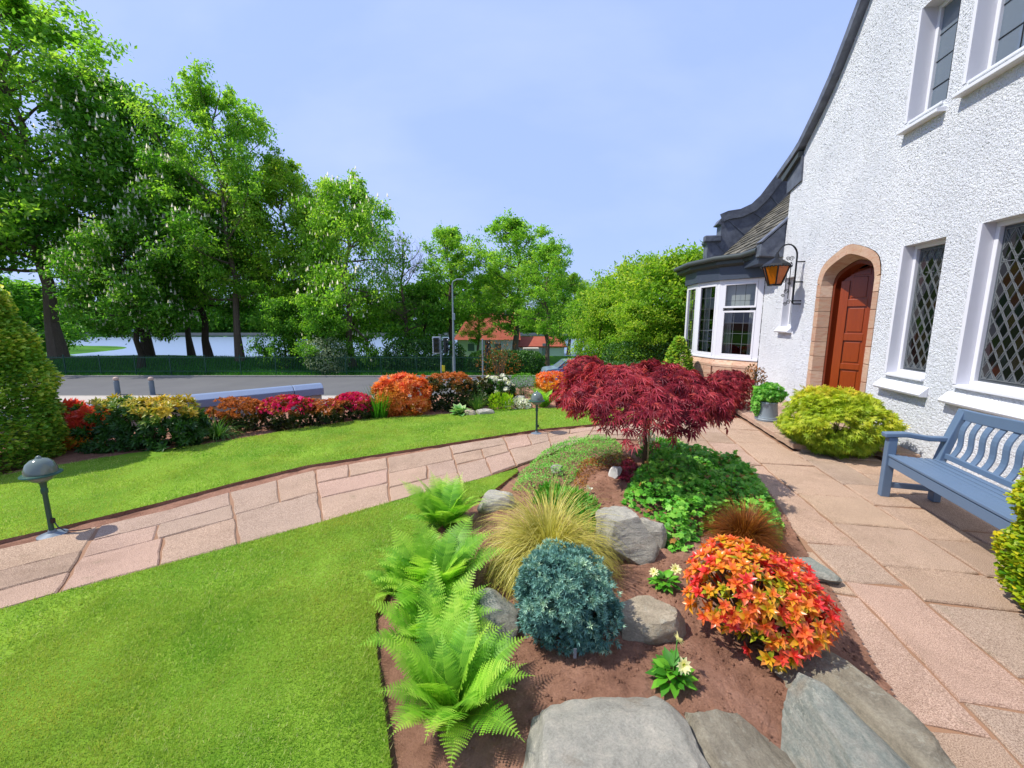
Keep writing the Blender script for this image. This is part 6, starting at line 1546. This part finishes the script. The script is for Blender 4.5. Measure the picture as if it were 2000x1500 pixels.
rock('smaller grey boulder joined to the right of the tall ridged one', 1268, 1058, (.22, .26, .32), .4, 31, 'rock', .6, 7)
rock('grey stone half hidden behind the nearest fern', 962, 1225, (.30, .34, .26), .2, 14, 'rockg', .6, 8)
rock('low grey stone behind the striped grass beside the path', 968, 990, (.34, .26, .24), .2, 17, 'rock', .62, 7)
rock('grey stone at the edge of the bed beside the brown sedge', 1590, 1122, (.20, .30, .14), .5, 19, 'rockg', .6, 7)
rock('small grey stone sunk in the mat of small leaves', 1088, 928, (.14, .10, .12), 0, 23, 'rock', .95, 6, sub=3)
rock('whitish carved looking stone left of the maple trunk', 1200, 930, (.13, .12, .16), .2, 27, 'stump', .7, 9, sub=4, tilt=(.3, .4))
rock('rounded tan stone beside the hosta', 0, 0, (.26, .2, .24), .1, 33, 'rockt', .5, 6, 'stones in the far shrub border', 0, 3, xy=P(917, 812, 0)[:2])
rock('low grey stone between the grass tuft and yellow plant', 0, 0, (.36, .2, .22), .1, 35, 'rock', .5, 6, 'stones in the far shrub border', 0, 3, xy=P(948, 810, 0)[:2])
rock('pale upright stone behind the white flower cushion', 0, 0, (.30, .2, .42), .1, 37, 'rock', .5, 6, 'stones in the far shrub border', 0, 3, xy=P(1015, 792, 0)[:2])

# ================================================================== THE LOW WALL, STREET THINGS
wl = empty('garden_wall', (0, 0, 0), 0, 'low rendered garden wall with a blue grey coping behind the shrubs', 'wall')
p0, p1 = Vector((-3.98, 8.45, 0)), Vector((-9.0, 4.3, 0)); dv = (p1 - p0).normalized()
g = MB(); g.bar(tuple(p0 + Vector((0, 0, -.45)) + dv * .04), tuple(p1 + Vector((0, 0, -.45))), .22, 1.36); g.build('wall_body', M['cream'], wl)
Lw = (p1 - p0).length; cuts = [0, .55, 2.4, 4.2, Lw]
for a, b in zip(cuts[:-1], cuts[1:]):
    g = MB(); q0, q1 = p0 + dv * (a + .004), p0 + dv * (b - .004); nx_ = Vector((-dv.y, dv.x, 0))
    prof = [(-.17, .23), (.17, .23), (.17, .37), (.06, .45), (-.06, .45), (-.17, .40)]
    V = [tuple(q0 + nx_ * x + Vector((0, 0, z))) for x, z in prof] + [tuple(q1 + nx_ * x + Vector((0, 0, z))) for x, z in prof]; m = len(prof)
    g.add(V, [tuple(range(m)), tuple(reversed(range(m, 2 * m)))] + [(i, (i + 1) % m, m + (i + 1) % m, m + i) for i in range(m)]); g.build('coping_stone', M['coping'], wl, bevel=.012)
def bollard(px, label):
    Y = 23.6; x = at(px, Y, -2)[0]; r_ = empty('bollard', (x, Y, -2.57), 0, label, 'bollard', 'grey bollards on the road edge')
    g = MB(); g.lathe([(.13, 0), (.13, .8), (.10, .82), (.10, .86)], 14); g.build('post', M['grayp'], r_, smooth=True)
    g = MB(); g.lathe([(.12, .86), (.135, .88), (.135, .98), (.10, 1.03), (.03, 1.05)], 14); g.build('cap', plain('pale_bollard_cap', '#b59a88', .6), r_, smooth=True)
bollard(228, 'grey bollard nearer the golden conifer'); bollard(296, 'grey bollard nearer the garden wall coping')
def signal(px, vtop, heads, label, Y=30.2, box=None):
    x = at(px, Y, -2)[0]; top = hz(vtop, Y) + 2.5; r_ = empty('traffic_signal', (x, Y, -2.57), 0, label, 'traffic light', 'traffic signals at the road')
    g = MB(); g.tube([(0, 0, 0), (0, 0, top)], .06, 10); g.build('pole', M['galv'], r_, smooth=True)
    for dx, dy, rz, face in heads:
        g = MB(); c = Vector((dx, dy, top - .65)); R = Matrix.Rotation(rz, 3, 'Z')
        def bx(a, b, mat, nm, par):
            g = MB(); g.box(a, b); g.v = [tuple(R @ Vector(v) + c) for v in g.v]; return g.build(nm, mat, par, bevel=.015)
        if face: bx((-.27, .07, -.62), (.27, .09, .62), M['white'], 'backing_board', r_)
        hd = bx((-.2, -.12, -.54), (.2, .08, .54), M['black'], 'signal_head', r_)
        for k_ in (-.34, 0, .34):
            g = MB(); g.tube([(0, -.13, k_), (0, -.14, k_)], .11, 14); g.v = [tuple(R @ Vector(v) + c) for v in g.v]; g.build('lens', M['red_lens'], hd)
            g = MB(); V = []; m = 9
            for i in range(m):
                a = PI * i / (m - 1); V += [(math.cos(a) * .13, -.12, k_ + math.sin(a) * .13), (math.cos(a) * .13, -.27, k_ + math.sin(a) * .11)]
            g.add(V, [(2 * i, 2 * i + 1, 2 * i + 3, 2 * i + 2) for i in range(m - 1)]); g.v = [tuple(R @ Vector(v) + c) for v in g.v]; g.build('visor', M['black'], hd)
        g = MB(); g.bar((0, 0, top - .3), (dx, dy, top - .3), .04, .04, (0, 0, 1)); g.bar((0, 0, top - 1.), (dx, dy, top - 1.), .04, .04); g.build('arm', M['galv'], r_)
    if box: g = MB(); g.box((.07, -.1, .55), (.27, .1, 1.0)); g.build('push_button_box', M['yellow'], r_, bevel=.02)
signal(862, 655, [(-.32, -.02, .15, True), (.36, .05, 1.2, False)], 'grey traffic signal pole with a white framed head and yellow box', box=True)
signal(943, 660, [(.36, 0, .9, False)], 'grey traffic signal pole with one dark head turned aside, right of the street lamp')
Yl = 31.6; xl = at(887, Yl, -2)[0]; tl = hz(548, Yl) + 2.45
r_ = empty('street_lamp', (xl, Yl, -2.45), 0, 'tall slim grey street lamp column between the two traffic signals', 'street lamp')
g = MB(); g.tube([(0, 0, 0), (0, 0, 1.4)], .12, 10); g.tube([(0, 0, 1.4), (0, 0, tl - .2)], [.09, .05], 10); g.tube([(0, 0, tl - .25), (.06, 0, tl - .05), (.35, 0, tl + .08)], .04, 8); g.build('column', M['galv'], r_, smooth=True)
g = MB(); g.box((.3, -.12, tl + .03), (.85, .12, tl + .14)); g.build('lamp_head', M['galv'], r_, bevel=.04)
g = MB(); g.box((-.03, -.13, 2.6 + 1.6), (.17, .0, 3.1 + 1.6)); g.build('control_box', M['galv'], r_, bevel=.02)
# park railings
rl = empty('park_railing', (0, 0, 0), 0, 'dark green iron park railings along the far side of the road', 'fence'); RX0, RX1, RY, RZ = -46, -2.0, 31.9, -2.42
g = MB()
x = RX0
while x < RX1:
    g.box((x - .009, RY - .009, RZ), (x + .009, RY + .009, RZ + 1.42)); x += .125
tag(g.build('bars', M['gpaint'], rl), kind='stuff')
for z in (.18, 1.25): g = MB(); g.box((RX0, RY - .012, RZ + z), (RX1, RY + .012, RZ + z + .045)); g.build('rail', M['gpaint'], rl)
x = RX0
while x < RX1 + .1: g = MB(); g.box((x - .03, RY - .03, RZ - .2), (x + .03, RY + .03, RZ + 1.5)); g.build('post', M['gpaint'], rl); x += 2.75
# park grass along the railings
n = 60000; x = rs.uniform(-46, -1, n); y = rs.uniform(31.3, 41, n) ** 1.0; z = terrain(x, y)
V, F, T_ = scatter(T_BLADE, np.stack([x, y, z], -1), frames(np.stack([rs.randn(n) * .4, rs.randn(n) * .4, np.ones(n)], -1), rs.randn(n, 3)), np.stack([np.full(n, .05), rs.uniform(.1, .35, n), np.ones(n)], -1), np.clip(rs.rand(n) * .6, 0, 1))
tag(link('park_grass', nmesh('park_grass', V, F, LM['gball'], T_)), 'long green grass behind the park railings', 'grass', kind='stuff')
# lakeside marker
xm = at(147, 110, -2)[0]; g = MB(); g.lathe([(.35, 0), (.35, 1.6), (.2, 1.9), (.05, 2.1)], 10); tag(g.build('shore_marker', M['white'], loc=(xm, 126.8, -2.2)), 'tiny white post on the far bank behind the big left trunk', 'post')
# red roofed building
Yb = 46; xb0, xb1 = at(885, Yb, 0)[0], at(1105, Yb, 0)[0]; ez = hz(662, Yb); rz_ = hz(618, Yb)
bl = empty('roofed_building', (xb0, Yb, -2.8), 0, 'white walled building with a red tiled roof behind the road trees', 'building'); wdt = xb1 - xb0; e_ = ez + 2.8; t_ = rz_ + 2.8
g = MB(); g.box((.4, .4, 0), (wdt * .56, 8, e_)); g.build('wall', M['white'], bl)
g = MB(); g.add([(0, 0, e_ - .1), (wdt * .6, 0, e_ - .1), (wdt * .6, 8.4, e_ - .1), (0, 8.4, e_ - .1), (1.6, 4.2, t_ + .5), (wdt * .6 - .3, 4.2, t_ + .5)], [(0, 1, 5, 4), (1, 2, 5), (2, 3, 4, 5), (3, 0, 4), (3, 2, 1, 0)]); rf = g.build('roof', M['tiles'], bl)
g = MB(); g.box((wdt * .44, 3.8, t_), (wdt * .50, 4.6, t_ + 1.1)); g.build('chimney', M['white'], rf)
g = MB(); g.box((wdt * .55, 1.0, 0), (wdt, 7, e_ - .9)); g.build('annexe', M['white'], bl)
g = MB(); g.add([(wdt * .54, .7, e_ - .95), (wdt * 1.02, .7, e_ - .95), (wdt * 1.02, 4.5, e_ + .1), (wdt * .54, 4.5, e_ + .1)], [(0, 1, 2, 3)]); g.add([(wdt * .54, .7, e_ - 1.0), (wdt * 1.02, .7, e_ - 1.0), (wdt * 1.02, .7, e_ - .86), (wdt * .54, .7, e_ - .86)], [(0, 1, 2, 3)]); g.build('annexe_roof', M['tiles'], bl)
for x_, w2 in ((wdt * .12, .9), (wdt * .36, .9)):
    g = MB(); g.box((x_, .33, 1.0), (x_ + w2, .42, 2.0)); f_ = g.build('window_frame', M['white'], bl); g = MB(); g.box((x_ + .08, .31, 1.08), (x_ + w2 - .08, .34, 1.92)); g.build('pane', M['glass'], f_)
g = MB(); g.box((wdt * .80, .93, 0), (wdt * .80 + .8, 1.02, 1.9)); g.build('door', M['galv'], bl)
g = MB(); g.box((wdt * .62, -.6, 0), (wdt * .76, .8, 1.5)); tag(g.build('bin_store', plain('cream_store', '#b8b0a0', .8), loc=(xb0, Yb - .4, -2.8), bevel=.05), 'cream cabinet in front of the white annexe', 'cabinet')

# cars
def car(loc, rz, paint, label):
    r_ = empty('parked_car', loc, rz, label, 'car', 'cars on the road beyond the garden')
    side = [(-2.05, .35), (-2.1, .62), (-1.95, .86), (-1.25, .95), (-1.2, .95), (1.35, .98), (1.95, .92), (2.08, .62), (2.02, .35)]
    g = MB(); W0 = .86
    rowsx = [(W0 * .93, 0), (W0, .06), (W0, .9)]
    n_ = len(side); V = []
    for wy, k_ in ((-W0, 0), (W0, 0)): V += [(x, wy * (1 - .05 * (z > .9)), z) for x, z in side]
    g.add(V, [tuple(reversed(range(n_))), tuple(range(n_, 2 * n_))] + [(i, (i + 1) % n_, n_ + (i + 1) % n_, n_ + i) for i in range(n_)]); g.build('body', paint, r_, bevel=.07)
    cab = [(-1.15, .93), (-.55, 1.42), (.95, 1.45), (1.75, .95)]
    def gh(c, w0, w1, nm, mat, par, bv=.05):
        g = MB(); V = []
        for sg in (-1, 1): V += [(x, sg * (w0 if z < 1 else w1), z) for x, z in c]
        m = len(c); g.add(V, [tuple(reversed(range(m))), tuple(range(m, 2 * m))] + [(i, (i + 1) % m, m + (i + 1) % m, m + i) for i in range(m)]); return g.build(nm, mat, par, bevel=bv)
    gh(cab, .80, .62, 'window_glass', M['glass'], r_)
    gh([(-.62, 1.40), (-.5, 1.47), (.9, 1.50), (1.08, 1.38)], .66, .62, 'roof', paint, r_, .03)
    g = MB()
    for sg in (-1, 1):
        for (x0, x1) in ((-1.15, -.57), (.05, .05), (1.0, 1.74)): g.bar((x0, sg * .8, .94), (x1, sg * .63, 1.42 if x0 < 1 else 1.42) if x0 < .9 else (1.0, sg * .63, 1.42), .06, .05) if x0 < .9 else g.bar((1.74, sg * .8, .94), (1.0, sg * .63, 1.43), .06, .05)
    g.build('pillars', paint, r_)
    for x in (-1.3, 1.3):
        for sg in (-1, 1):
            g = MB(); g.tube([(x, sg * .70, .31), (x, sg * .89, .31)], .31, 20); wh = g.build('wheel', M['rubber'], r_); g = MB(); g.tube([(x, sg * .885, .31), (x, sg * .90, .31)], .19, 14); g.build('rim', M['galv'], wh)
    for sg in (-1, 1):
        g = MB(); g.box((-2.1, sg * .72 - .14, .62), (-2.0, sg * .72 + .14, .76)); g.build('headlight', M['clear'], r_, bevel=.02); g = MB(); g.box((2.0, sg * .74 - .1, .66), (2.09, sg * .74 + .1, .86)); g.build('tail_light', plain('red_tail_light', '#7a1512', .3), r_, bevel=.02)
xc = at(1090, 27.5, -2)[0]; car((xc + 1.75, 27.4, -2.57), .12, M['carb'], 'blue car on the road behind the purple maples')
xc = at(1064, 30, -2)[0]; car((xc + 1.9, 29.9, -2.57), .1, M['carg'], 'silver blue car just beyond the blue one')
# ornate lamp among the trees
xo = at(1152, 24, 0)[0]; r_ = empty('ornate_lamp', (xo, 24, -2.6), 0, 'faint grey ornate lamp post among the garden end trees', 'lamp'); zt_ = hz(672, 24) + 2.6
g = MB(); g.tube([(0, 0, 0), (0, 0, zt_)], .05, 8); g.tube([(-.45, 0, zt_ - .1), (.45, 0, zt_ - .1)], .03, 6); g.build('post', M['galv'], r_)
for dx in (-.35, 0, .35): g = MB(); g.lathe([(.06, 0), (.14, .3), (.05, .42), (.02, .6)], 8, (dx, 0, zt_ - .05)); g.build('lantern', M['grayp'], r_)
